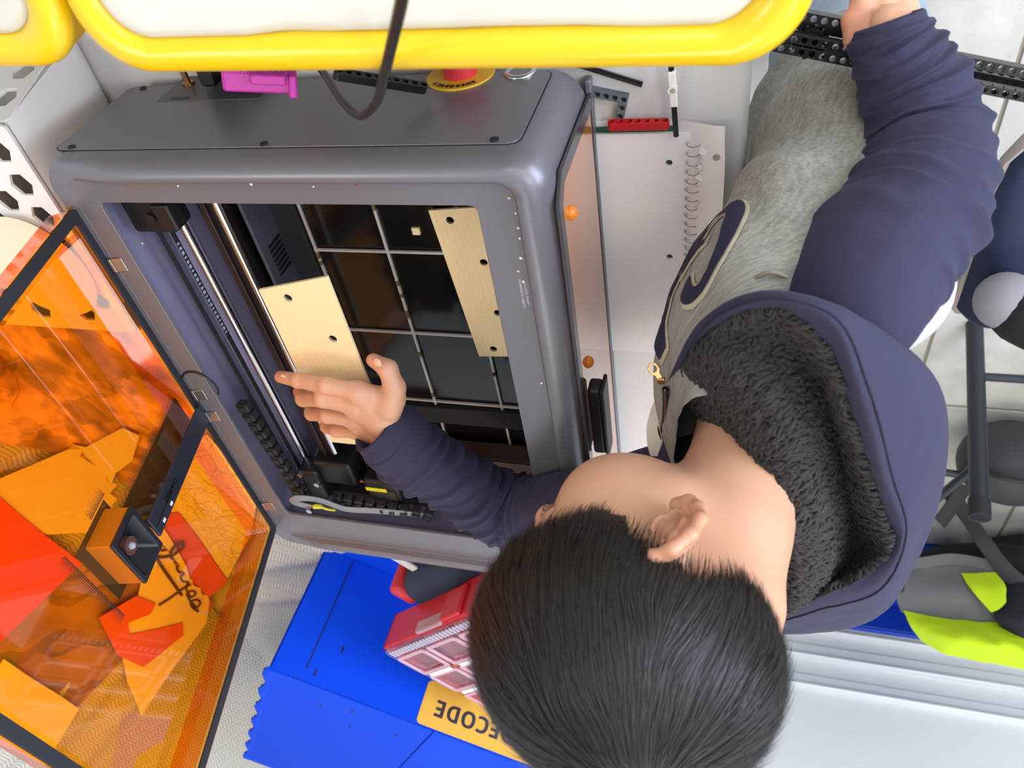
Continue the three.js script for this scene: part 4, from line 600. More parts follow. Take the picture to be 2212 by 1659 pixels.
  const clipHead = (x, y, z) => { const [f, u, r] = loc(x, y, z); return smin(head(f, u, r), neckD(x, y, z), .014); };
  const gBody = nets((x, y, z) => bodyD(x, y, z), V(-.46, .0, -.52), V(.2, 1.06, .16), .012);
  const gHead = nets(clipHead, V(H.x - .15, 1.0, H.z - .14), V(H.x + .15, 1.31, H.z + .14), .0016);
  const lc = onY(760, 880, .905), rc = onY(1910, 60, .753);
  const gL = nets(lH, lc.clone().addScalar(-.095), lc.clone().addScalar(.095), .0022), gR = nets(rH, rc.clone().addScalar(-.08), rc.clone().addScalar(.08), .0022);
  const blush = g => { const p = g.attributes.position, c = []; for (let i = 0; i < p.count; i++) { const [f, u, r] = loc(p.getX(i), p.getY(i), p.getZ(i)); const e = smooth(.074, .09, Math.abs(r)) * smooth(-.06, -.04, u), ck = .5 * Math.exp(-(((f - .062) / .03) ** 2 + ((u + .05) / .03) ** 2)); const lip = Math.exp(-(((u + .073) / .007) ** 2 + (r / .022) ** 2)) * smooth(.085, .094, f); const k = clamp(.55 * e + .2 * ck + .7 * lip, 0, 1); c.push(1, 1 - .24 * k, 1 - .27 * k); } g.setAttribute('color', new THREE.Float32BufferAttribute(c, 3)); return g; };
  const pink = (g, tips) => { const p = g.attributes.position, c = []; for (let i = 0; i < p.count; i++) { const q = V(p.getX(i), p.getY(i), p.getZ(i)); let k = 0; for (const t of tips) k = Math.max(k, 1 - smooth(.006, .02, q.distanceTo(t))); c.push(1, 1 - .2 * k, 1 - .2 * k); } g.setAttribute('color', new THREE.Float32BufferAttribute(c, 3)); return g; };
  const white = g => { g.setAttribute('color', new THREE.Float32BufferAttribute(new Array(g.attributes.position.count * 3).fill(1), 3)); return g; };
  blush(gHead); white(gBody); pink(gL, [[606, 814, .898], [647, 846, .892], [806, 778, .892]].map(p => onY(...p))); pink(gR, [[1856, -34, .736], [1838, 44, .752]].map(p => onY(...p)));
  const gAll = mergeGeometries([gBody, gHead, gL, gR].map(g => g.toNonIndexed()));
  part('body', gAll, phy(0xcf9c7c, .46, { vertexColors: true, sheen: .25, sheenColor: new THREE.Color(0xffb898), sheenRoughness: .5, bumpMap: null }), boy);
  // finger nails
  const nail = (p, q, w, l) => { const a = onY(...p), b = onY(...q), d = b.clone().sub(a).normalize(), up = camF.clone().negate().lerp(V(0, 1, 0), .5).addScaledVector(d, 0); up.addScaledVector(d, -up.dot(d)).normalize(); const g = new THREE.SphereGeometry(1, 16, 10).scale(l, .0012, w); g.applyMatrix4(new THREE.Matrix4().makeBasis(d, up, d.clone().cross(up)).setPosition(b)); return g; };
  part('fingernail', nail([842, 800, .906], [815, 783, .8995], .0042, .0052), phy(0xe8b898, .25), boy); part('fingernail', nail([640, 821, .912], [612, 815, .9040], .0036, .005), phy(0xe8b898, .25), boy);
  // ---- sleeves
  function sleeve(P, Rd, seed, side, amp, cuff) {
    const curve = new THREE.CatmullRomCurve3(P, false, 'centripetal'), n = 230, k = 84, rings = []; let nrm = null;
    for (let i = 0; i <= n; i++) {
      const t = i / n, p = curve.getPoint(t), tg = curve.getTangent(t), x = t * (P.length - 1), j = Math.min(P.length - 2, Math.floor(x)), r0 = lerp(Rd[j], Rd[j + 1], smooth(0, 1, x - j));
      if (!nrm) nrm = camF.clone(); nrm.addScaledVector(tg, -nrm.dot(tg)).normalize(); const bi = tg.clone().cross(nrm), ring = [];
      for (let q = 0; q < k; q++) {
        const a = q / k * Math.PI * 2, c = Math.cos(a), s = Math.sin(a), env = smooth(.12, .34, t) * (1 - smooth(.90 - cuff, .985 - cuff, t));
        const ph = t * (side > 0 ? 50 : 64) + 1.7 * noise3(c * 1.1 + seed, s * 1.1, t * 5) + 1.2 * s * side, fold = Math.max(0, 1.08 - Math.sqrt(Math.sin(ph) ** 2 + .11)), f2 = 1.02 - Math.sqrt(Math.sin(ph * .53 + 2 + c) ** 2 + .12);
        let w = env * amp * ((fold ** 1.7 - .45) * .8 * (.5 + .5 * smooth(-.3, .5, noise3(c * .8 + 3, s * .8 + seed, t * 7))) + .6 * (f2 ** 2 - .4)) + .0022 * fbm(c * 2 + seed, s * 2, t * 12);
        if (t > 1 - cuff) w -= .0018; 
        const r = r0 + w; ring.push(p.clone().addScaledVector(nrm, c * r).addScaledVector(bi, s * r));
      }
      rings.push(ring);
    }
    const last = rings[n], ce = P[P.length - 1], tgE = curve.getTangent(1); rings.push(last.map(q => q.clone().lerp(ce, .07).addScaledVector(tgE, .0015)), last.map(q => q.clone().lerp(ce, .16).addScaledVector(tgE, -.002)), last.map(q => q.clone().lerp(ce, .2).addScaledVector(tgE, -.022)));
    return loft(rings, { flip: true, cap0: true });
  }
  part('right_sleeve', sleeve(rArm, rRad, 3, 1, .0095, .06), navy, boy); part('left_sleeve', sleeve(lArm, lRad, 8, -1, .0125, .13), navy, boy);
  // ---- sweatshirt front and back
  { const rows = []; for (let i = 0; i <= 110; i++) { const y = lerp(.622, .995, i / 110), r = []; for (let q = 0; q < 120; q++) r.push(torsoPt(-q / 120 * Math.PI * 2, y)); rows.push(r); } const hem = rows[0]; rows.unshift(hem.map(p => p.clone().add(V((-.31 - p.x) * .06, .012, (-.085 - p.z) * .06))), hem.map(p => p.clone().add(V((-.31 - p.x) * .03, -.003, (-.085 - p.z) * .03)))); part('sweatshirt_body', loft(rows), heather, boy);
    // folded pocket corner by the table edge
    const c0 = onY(1640, 250, .63), c1 = onY(1700, 205, .63), c2 = onY(1712, 232, .625), c3 = onY(1650, 262, .62); const rr = [[c0, .006], [c0.clone().lerp(c1, .35), .010], [c0.clone().lerp(c1, .7), .010], [c1, .007]].map(([p, r], i) => [...Array(14)].map((_, k) => { const a = k / 14 * Math.PI * 2; return p.clone().add(V(Math.cos(a) * r * .7, Math.sin(a) * r, -Math.cos(a) * r * .8)); })); part('pocket_fold', loft(rr, { cap0: true, cap1: true }), heather, boy); }
  // ---- letters sewn on the chest
  {
    const serif = await new FontLoader().loadAsync('fonts/droid/droid_serif_bold.typeface.json');
    const letter = (ch, th0, y0, h, tilt, grow, off) => { let g = new TextGeometry(ch, { font: serif, size: h, depth: .0006, curveSegments: 6, bevelEnabled: grow > 0, bevelThickness: .0002, bevelSize: grow, bevelSegments: 1 }); g.computeBoundingBox(); const b = g.boundingBox; g.translate(-(b.min.x + b.max.x) / 2, -(b.min.y + b.max.y) / 2, -(b.min.z + b.max.z) / 2); g.rotateZ(tilt); g = new TessellateModifier(.008, 5).modify(g.toNonIndexed ? (g.index ? g.toNonIndexed() : g) : g); const p = g.attributes.position; for (let i = 0; i < p.count; i++) { const x = p.getX(i), y = y0 + p.getY(i), q = torsoPt(th0 - x / .125, y, off + p.getZ(i)); p.setXYZ(i, q.x, q.y, q.z); } g.computeVertexNormals(); return g; };
    const navyFelt = phy(0x1f1d36, .9, { side: THREE.DoubleSide }), cream = phy(0xb9ae94, .9, { side: THREE.DoubleSide });
    for (const [ch, th, y, ti] of [['G', .82, .908, .12], ['A', .27, .915, 0], ['P', -.66, .905, -.12]]) { const e = part('letter_edge', letter(ch, th, y, .078, ti, .0026, .0012), cream, boy); part('letter', letter(ch, th, y, .078, ti, 0, .0030), navyFelt, e); }
  }
  // ---- trousers and shoes
  { const denim = phy(0x8d9aa6, .85, { bumpMap: knit, bumpScale: .0005, side: THREE.DoubleSide }), gs = []; for (const l of legs) { const c = new THREE.CatmullRomCurve3([V(-.288, .70, (l[0].z - .095) / 2 - 0), l[0], l[1], l[2]]), R = [.060, .078, .064, .058], rings = []; for (let i = 0; i <= 60; i++) { const t = i / 60, p = c.getPoint(t), x = t * 3, j = Math.min(2, Math.floor(x)), r = lerp(R[j], R[j + 1], x - j); rings.push([...Array(40)].map((_, q) => { const a = -q / 40 * Math.PI * 2, w = .006 * fbm(Math.cos(a) * 2, t * 14, Math.sin(a) * 2 + l[0].z * 9); return V(p.x + Math.cos(a) * (r + w) * (t < .3 ? .92 : 1), p.y, p.z + Math.sin(a) * (r + w) * .9); })); } gs.push(loft(rings, { flip: true })); } part('trousers', gs, denim, boy);
    for (const l of legs) { const z = l[3].z; const sh = [[-.375, .02, .028], [-.36, .035, .034], [-.30, .045, .037], [-.24, .035, .04], [-.19, .026, .036], [-.17, .016, .02]].map(([x, h, w]) => [...Array(20)].map((_, q) => { const a = q / 20 * Math.PI * 2; return V(x, Math.max(.002, h + Math.sin(a) * h), z + Math.cos(a) * w); })); part('shoe', loft(sh, { cap0: true, cap1: true }), std(0x2b2c33, .7), boy); } }
  // ---- hood: dark curly lining inside, navy shell outside
  {
    const A = [[1476, 838, .958], [1505, 880, .968], [1548, 922, .985], [1600, 990, 1.005], [1645, 1080, 1.022], [1680, 1180, 1.04], [1690, 1270, 1.05], [1685, 1325, 1.05]];
    const A2 = [[1474, 826, .966], [1518, 830, .986], [1575, 860, 1.005], [1632, 930, 1.020], [1680, 1040, 1.034], [1715, 1160, 1.048], [1722, 1255, 1.055], [1712, 1312, 1.055]];
    const B = [[1472, 818, .968], [1530, 768, .992], [1610, 790, 1.008], [1690, 885, 1.020], [1735, 1010, 1.030], [1765, 1140, 1.040], [1770, 1225, 1.046], [1745, 1282, 1.050], [1680, 1330, 1.050]];
    const B2 = [[1468, 812, .966], [1545, 722, .986], [1670, 715, .990], [1765, 820, .986], [1808, 960, .985], [1835, 1100, .992], [1838, 1195, 1.004], [1790, 1265, 1.030], [1740, 1298, 1.042], [1675, 1334, 1.046]];
    const C = [[1464, 808, .966], [1560, 700, .990], [1690, 668, 1.012], [1785, 745, 1.022], [1842, 900, 1.026], [1893, 1075, 1.030], [1925, 1180, 1.034], [1855, 1250, 1.044], [1770, 1288, 1.052], [1670, 1338, 1.044]];
    const C2 = [[1452, 812, .970], [1548, 690, .995], [1680, 648, 1.018], [1795, 690, 1.030], [1866, 850, 1.034], [1918, 1040, 1.036], [1952, 1165, 1.038], [1888, 1268, 1.047], [1780, 1304, 1.052], [1668, 1346, 1.042]];
    const D = [[1438, 826, .964], [1530, 684, .990], [1664, 632, 1.010], [1815, 668, 1.020], [1900, 800, 1.022], [1950, 990, 1.024], [1968, 1150, 1.030], [1910, 1285, 1.040], [1790, 1330, 1.044], [1666, 1354, 1.036]];
    const E0 = [[1436, 832, .958], [1524, 682, .982], [1665, 625, .998], [1870, 690, .995], [1985, 800, .990], [2015, 980, .996], [1988, 1150, 1.012], [1905, 1315, 1.028], [1790, 1352, 1.030], [1664, 1362, 1.026]];
    const E1 = [[1437, 836, .952], [1528, 690, .972], [1675, 632, .984], [1900, 720, .968], [2032, 842, .955], [2044, 1010, .962], [1995, 1180, .992], [1892, 1335, 1.012], [1770, 1368, 1.012], [1664, 1370, 1.014]];
    const G = [[1445, 838, .946], [1560, 730, .958], [1720, 700, .960], [1880, 800, .930], [1980, 900, .915], [1990, 1050, .925], [1930, 1200, .96], [1850, 1320, .98], [1760, 1350, .99], [1664, 1362, 1.0]];
    const N = 90, res = c => new THREE.CatmullRomCurve3(c.map(p => onY(...p)), false, 'centripetal').getPoints(N);
    const surf = (cs, m) => { const cc = cs.map(res), rows = []; for (let i = 0; i <= m; i++) rows.push([]); for (let j = 0; j <= N; j++) { const k = new THREE.CatmullRomCurve3(cc.map(c => c[j]), false, 'centripetal'); for (let i = 0; i <= m; i++) rows[i].push(k.getPoint(i / m)); } return rows; };
    const inner = surf([A, A2, B, B2, C], 46), shell = surf([C, C2, D, E0, E1, G], 60);
    shell.forEach((r, i) => r.forEach((p, j) => { const w = .0022 * fbm(p.x * 30, p.y * 30, p.z * 30) ; p.y += w; }));
    part('hood_shell', loft(shell, { closed: false, flip: true }), navy, boy);
    // seam line round the hem, a stitched cord of thread
    const seamPts = shell[16].filter((_, j) => j > 3 && j % 2 === 0).map(p => p.clone().add(V(0, .0008, 0))); part('hem_seam', tube(seamPts, .0007, 160, 6), navyDark, boy);
    const lin = phy(0x322f2d, .95, { side: THREE.DoubleSide, sheen: .5, sheenColor: new THREE.Color(0x8a8890), sheenRoughness: .6 });
    const dense = inner.map(r => r.map(p => p.clone())), lg = loft(dense, { closed: false, flip: true }); const P = lg.attributes.position, Nn = lg.attributes.normal;
    part('hood_lining', lg, lin, boy);
    const R = rng(77), ng = inner.length - 1, geo = new THREE.TorusGeometry(.0030, .00085, 5, 8, Math.PI * 1.15), CN = 12500, im = new THREE.InstancedMesh(geo, lin, CN); const m4 = new THREE.Matrix4(), col = N + 1; let k = 0;
    const areaW = []; let tot = 0; for (let i = 0; i < ng; i++) for (let j = 0; j < N; j++) { const a = inner[i][j], b = inner[i][j + 1], c = inner[i + 1][j]; tot += b.clone().sub(a).cross(c.clone().sub(a)).length(); areaW.push(tot); }
    for (; k < CN; k++) { const x = R() * tot; let lo = 0, hi = areaW.length - 1; while (lo < hi) { const m = lo + hi >> 1; areaW[m] < x ? lo = m + 1 : hi = m; } const i = Math.floor(lo / N), j = lo % N, u = R(), v = R(); const p = inner[i][j].clone().lerp(inner[i][j + 1], u).lerp(inner[i + 1][j].clone().lerp(inner[i + 1][j + 1], u), v); const n = V(Nn.getX(i * col + j), Nn.getY(i * col + j), Nn.getZ(i * col + j)); if (n.dot(EYE.clone().sub(p)) < 0 && n.y < 0) n.negate(); const al = inner[i][Math.min(N, j + 1)].clone().sub(inner[i][j]).normalize(); const ang = 2.4 * fbm(p.x * 22, p.y * 22, p.z * 22) + (R() - .5) * 1.3 + 1.2; const tdir = al.clone().applyAxisAngle(n, ang); tdir.addScaledVector(n, -tdir.dot(n)).normalize(); const s = .75 + .7 * R(); const upv = n.clone().applyAxisAngle(tdir, (R() - .5) * 1.1); m4.makeBasis(tdir.clone().multiplyScalar(s), upv.clone().multiplyScalar(s * (.8 + .5 * R())), tdir.clone().cross(upv).multiplyScalar(s * 1.4)).setPosition(p.addScaledVector(n, -.0004 + .0022 * fbm(p.x * 90, p.y * 90, p.z * 90))); im.setMatrixAt(k, m4); }
    im.name = 'fleece_curls'; im.userData.kind = 'stuff'; boy.add(im);
    // collar flap on his left, shirt collar, zip
    const fl = [[[1434, 948, .955], [1420, 985, .952], [1400, 1030, .950]], [[1446, 975, .962], [1440, 1005, .96], [1425, 1045, .956]], [[1470, 1020, .970], [1468, 1050, .968], [1470, 1075, .965]]].map(r => r.map(p => onY(...p))); part('collar_flap', [loft(fl, { closed: false }), loft(fl.map(r => r.map(p => p.clone().add(V(-.001, -.002, 0)))), { closed: false, flip: true })], navyDark, boy);
    const gr = [[1520, 872, .972], [1492, 895, .962], [1470, 930, .955], [1458, 975, .955], [1462, 1020, .962], [1480, 1060, .972]].map(p => onY(...p)); const band = w => new THREE.CatmullRomCurve3(gr.map((p, i) => p.clone().add(V(w * .9, -w * .35, 0)))).getPoints(40);
    const bands = [0, .004, .009, .013].map((w, i) => band(w).map(p => p.clone().add(V(0, [0, .002, .001, -.003][i], 0)))); part('shirt_collar', loft(bands, { closed: false, flip: true }), phy(0x14281f, .8, { side: THREE.DoubleSide }), boy);
    part('shirt_front', loft([.013, .017, .03].map((w, i) => band(w).map(p => p.clone().add(V(0, -.003 - i * .004, 0)))), { closed: false, flip: true }), phy(0xc9c4b6, .85, { side: THREE.DoubleSide }), boy);
    const zp = [[1437, 842, 0.974], [1438, 870, 0.971], [1437, 900, 0.969], [1433, 934, 0.967]].map(p => onY(...p)), zc = new THREE.CatmullRomCurve3(zp), teeth = []; for (let i = 0; i < 24; i++) { const p = zc.getPoint(i / 23); teeth.push(box(.0016, .0016, .0026, p.x, p.y + .0012, p.z, .0004, 1)); } const tp = part('zip_tape', tube(zp.map(p => p.clone().add(V(.0, -.0012, 0))), .0026, 30, 8), navyDark, boy); part('zip_teeth', teeth, M.brass, tp).userData.kind = 'stuff';
    const zs = onY(1428, 822, .976), ze = onY(1404, 786, .972), dz = ze.clone().sub(zs), zl = dz.length(), pull = new THREE.Shape([[0, -.002], [zl * .4, -.002], [zl * .55, -.0038], [zl * .9, -.0038], [zl * 1.05, 0], [zl * .9, .0038], [zl * .55, .0038], [zl * .4, .002], [0, .002]].map(p => new THREE.Vector2(...p))); { const h2 = new THREE.Path(); h2.absellipse(zl * .74, 0, zl * .2, .0023, 0, Math.PI * 2); pull.holes.push(h2); } const pg = extrude(pull, .0014, .0003); const dx = dz.clone().normalize(), nz = camF.clone().negate(); nz.addScaledVector(dx, -nz.dot(dx)).normalize(); pg.applyMatrix4(new THREE.Matrix4().makeBasis(dx, nz.clone().cross(dx), nz).setPosition(zs)); part('zip_pull', [pg, box(.006, .004, .006, zs.x, zs.y, zs.z, .0012)], M.brass, boy);
    // thread stitches: sleeve seam on chest and hem bar tacks
    const ss = [[1700, 598], [1668, 588], [1640, 596], [1622, 618], [1612, 640]]; const sp = ss.map(([x, y]) => onY(x, y, .955 - (y - 588) * .0002)); part('shoulder_seam', tube(sp, .0016, 40, 6), std(0x8f8876, .9), boy);
  }
  // ---- hair
  {
    const LU = [[-.12, -.030], [-.085, -.034], [-.068, -.012], [-.055, .006], [-.04, .013], [-.008, .013], [.006, .004], [.018, -.016], [.028, -.030], [.040, -.012], [.056, .004], [.072, .012], [.10, .022]];
    const lineU = f => { let i = 0; while (i < LU.length - 2 && f > LU[i + 1][0]) i++; const a = LU[i], b = LU[i + 1]; return lerp(a[1], b[1], clamp((f - a[0]) / (b[0] - a[0]), 0, 1)); };
    const hairD = (f, u, r) => ell(f, u, r, .003, .030, 0, .1020, .0900, .0840);
    const reg = (f, u) => u - lineU(f);
    const cap = (x, y, z) => { const [f, u, r] = loc(x, y, z); const bump = .0018 * fbm(f * 60, u * 60, r * 60); let d = hairD(f, u, r) - bump; d = -smin(-d, reg(f, u) + .002, .012); return -smin(-d, skull(f, u, r) + .004, .004); };
    const hm = phy(0x110d0b, .5, { side: THREE.DoubleSide, specularIntensity: .8 });
    const g = nets(cap, V(H.x - .135, 1.02, H.z - .13), V(H.x + .135, 1.30, H.z + .13), .003); part('hair', g, hm, boy);
    const R = rng(9), pos = [], nor = [], idx = [], crown = [-.055, .098, .0];
    const grow = (f, u, r, len, wid, lift, seed, seg = 6) => { let p = [f, u, r], w = wid; const pts = []; const j = [R() - .5, R() - .5, R() - .5];
      for (let s = 0; s <= seg; s++) { const e = .002, d0 = hairD(...p), n = [hairD(p[0] + e, p[1], p[2]) - d0, hairD(p[0], p[1] + e, p[2]) - d0, hairD(p[0], p[1], p[2] + e) - d0]; const nl = Math.hypot(...n) || 1; for (let i = 0; i < 3; i++) n[i] /= nl; pts.push([p.slice(), n.slice()]);
        let d = [p[0] - crown[0], p[1] - crown[1] - .02, p[2] - crown[2]]; const sw = .45; d = [d[0] - sw * d[2] + .03, d[1] - .02, d[2] + sw * d[0] * .4]; const dn = d[0] * n[0] + d[1] * n[1] + d[2] * n[2]; d = d.map((v, i) => v - dn * n[i]); const dl = Math.hypot(...d) || 1; const cl = .62 * fbm(p[0] * 38, p[1] * 38, p[2] * 38 + 3), cr = [n[1] * d[2] - n[2] * d[1], n[2] * d[0] - n[0] * d[2], n[0] * d[1] - n[1] * d[0]].map(v => v / dl); const L = len / seg; const tgt = lift * (s / seg); const fix = (tgt - d0) * .7; p = p.map((v, i) => v + L * (d[i] / dl + cl * cr[i] + .16 * j[i]) + n[i] * fix); }
      const base = pos.length / 3; pts.forEach(([q, n], s) => { const t = s < seg ? [0, 1, 2].map(i => pts[s + 1][0][i] - q[i]) : [0, 1, 2].map(i => q[i] - pts[s - 1][0][i]); const tl = Math.hypot(...t) || 1, sd = [n[1] * t[2] - n[2] * t[1], n[2] * t[0] - n[0] * t[2], n[0] * t[1] - n[1] * t[0]].map(v => v / tl), ww = w * (1 - (s / seg) ** 2 * .9); for (const k of [-1, 1]) { const a = hd(q[0] + sd[0] * ww * k, q[1] + sd[1] * ww * k, q[2] + sd[2] * ww * k), nn = V(0, 0, 0).addScaledVector(F, n[0] + .5 * k * sd[0]).addScaledVector(U, n[1] + .5 * k * sd[1]).addScaledVector(Rr, n[2] + .5 * k * sd[2]).normalize(); pos.push(a.x, a.y, a.z); nor.push(nn.x, nn.y, nn.z); } if (s < seg) { const b = base + s * 2; idx.push(b, b + 2, b + 1, b + 1, b + 2, b + 3); } }); };
    let made = 0, tries = 0; while (made < 21000 && tries++ < 90000) { const a = R() * Math.PI * 2, z = R() * 2 - 1, s = Math.sqrt(1 - z * z), f = .003 + .102 * s * Math.cos(a), u = .03 + .09 * z, r = .084 * s * Math.sin(a); const q = reg(f, u); if (q < .0015) continue; if (hd(f, u, r).sub(EYE).dot(V(0, 0, 0).addScaledVector(F, f).addScaledVector(U, u - .03).addScaledVector(Rr, r)) > .02) continue; const edge = q < .022; const len = edge ? .013 + .011 * R() : .028 + .028 * R(); grow(f, u, r, len, .00022 + .00022 * R(), edge ? -.003 + .002 * R() : .002 + .009 * R() ** 3, made); made++; }
    const hg = new THREE.BufferGeometry(); hg.setAttribute('position', new THREE.Float32BufferAttribute(pos, 3)); hg.setAttribute('normal', new THREE.Float32BufferAttribute(nor, 3)); hg.setAttribute('uv', new THREE.BufferAttribute(new Float32Array(pos.length / 3 * 2), 2)); hg.setIndex(idx);
    part('hair_strands', hg, phy(0x1d1714, .40, { side: THREE.DoubleSide }), boy).userData.kind = 'stuff';
    // lashes and brow
    const fine = [], strand = (a, b, c, w) => fine.push(new THREE.TubeGeometry(new THREE.QuadraticBezierCurve3(hd(...a), hd(...b), hd(...c)), 5, w, 4));
    for (let i = 0; i < 26; i++) { const t = i / 25, r = .022 + .026 * t; strand([.0895 - .25 * (t - .3) ** 2 * .06, -.019 - .003 * t, r], [.096 - .012 * t * t, -.023, r + .001], [.0985 - .012 * t * t, -.0225 + .002 * R(), r + .004 * t], .00022); }
    for (let i = 0; i < 90; i++) { const t = R(), r = .012 + .034 * t, f = .0885 - .012 * t * t * 1.4, u = .010 + .004 * R() - .003 * t; strand([f, u, r], [f + .002, u + .001, r + .004], [f - .001, u + .0005, r + .008], .00022); }
    part('lashes_and_brow', fine, hm, boy).userData.kind = 'stuff';
  }
}
// ---------- toy construction held in his right hand ----------
{
  const blk = std(0x141516, .28), dk = std(0x26292c, .35), o = thing('toy_construction', 'long black toy beam construction held in the boy\'s right hand', 'toy'); 
  const a = onY(1690, 58, .742), b = onY(2260, 172, .742), d = b.clone().sub(a), L = d.length(), m = a.clone().lerp(b, .5), q = new THREE.Quaternion().setFromUnitVectors(V(1, 0, 0), d.clone().normalize()); o.position.copy(m); o.quaternion.copy(q);
  const put = (name, g, mat, x, y, z, rx = 0) => { const p = part(name, g, mat, o); p.position.set(x, y, z); p.rotation.x = rx; return p; };
  put('long_beam', beam(15), blk, -.065, 0, .004, 0); put('long_beam', beam(15), blk, -.065, -.009, -.006, Math.PI / 2); put('long_beam', beam(11), blk, .055, .000, -.004, 0); put('long_beam', beam(11), blk, .055, -.009, .006, Math.PI / 2);
  put('long_beam', beam(11), blk, -.08, .001, .0125, 0); put('long_beam', beam(9), blk, .075, .001, .0125, 0); put('long_beam', beam(9), blk, -.088, -.001, -.0125, 0); put('cross_block', [box(.018, .016, .026, 0, 0, 0, .001), box(.002, .018, .028, -.004, 0, 0, .0005)], dk, -.036, .001, 0); put('cross_block', [box(.014, .02, .022, 0, 0, 0, .003), cyl(V(.008, 0, -.013), V(.008, 0, .013), .006)], blk, .108, -.002, 0); put('gear', [new THREE.CylinderGeometry(.011, .011, .006, 24), ...[...Array(12)].map((_, i) => box(.003, .006, .003, Math.cos(i * .5236) * .012, 0, Math.sin(i * .5236) * .012, .0006, 1))], blk, -.075, -.004, .008, 0);
  const st = []; for (let i = 0; i < 26; i++) st.push(new THREE.SphereGeometry(.0008, 6, 4).translate(-.115 + i * .0085, .0075, .0085)); put('pin', st, blk, 0, 0, 0);
}

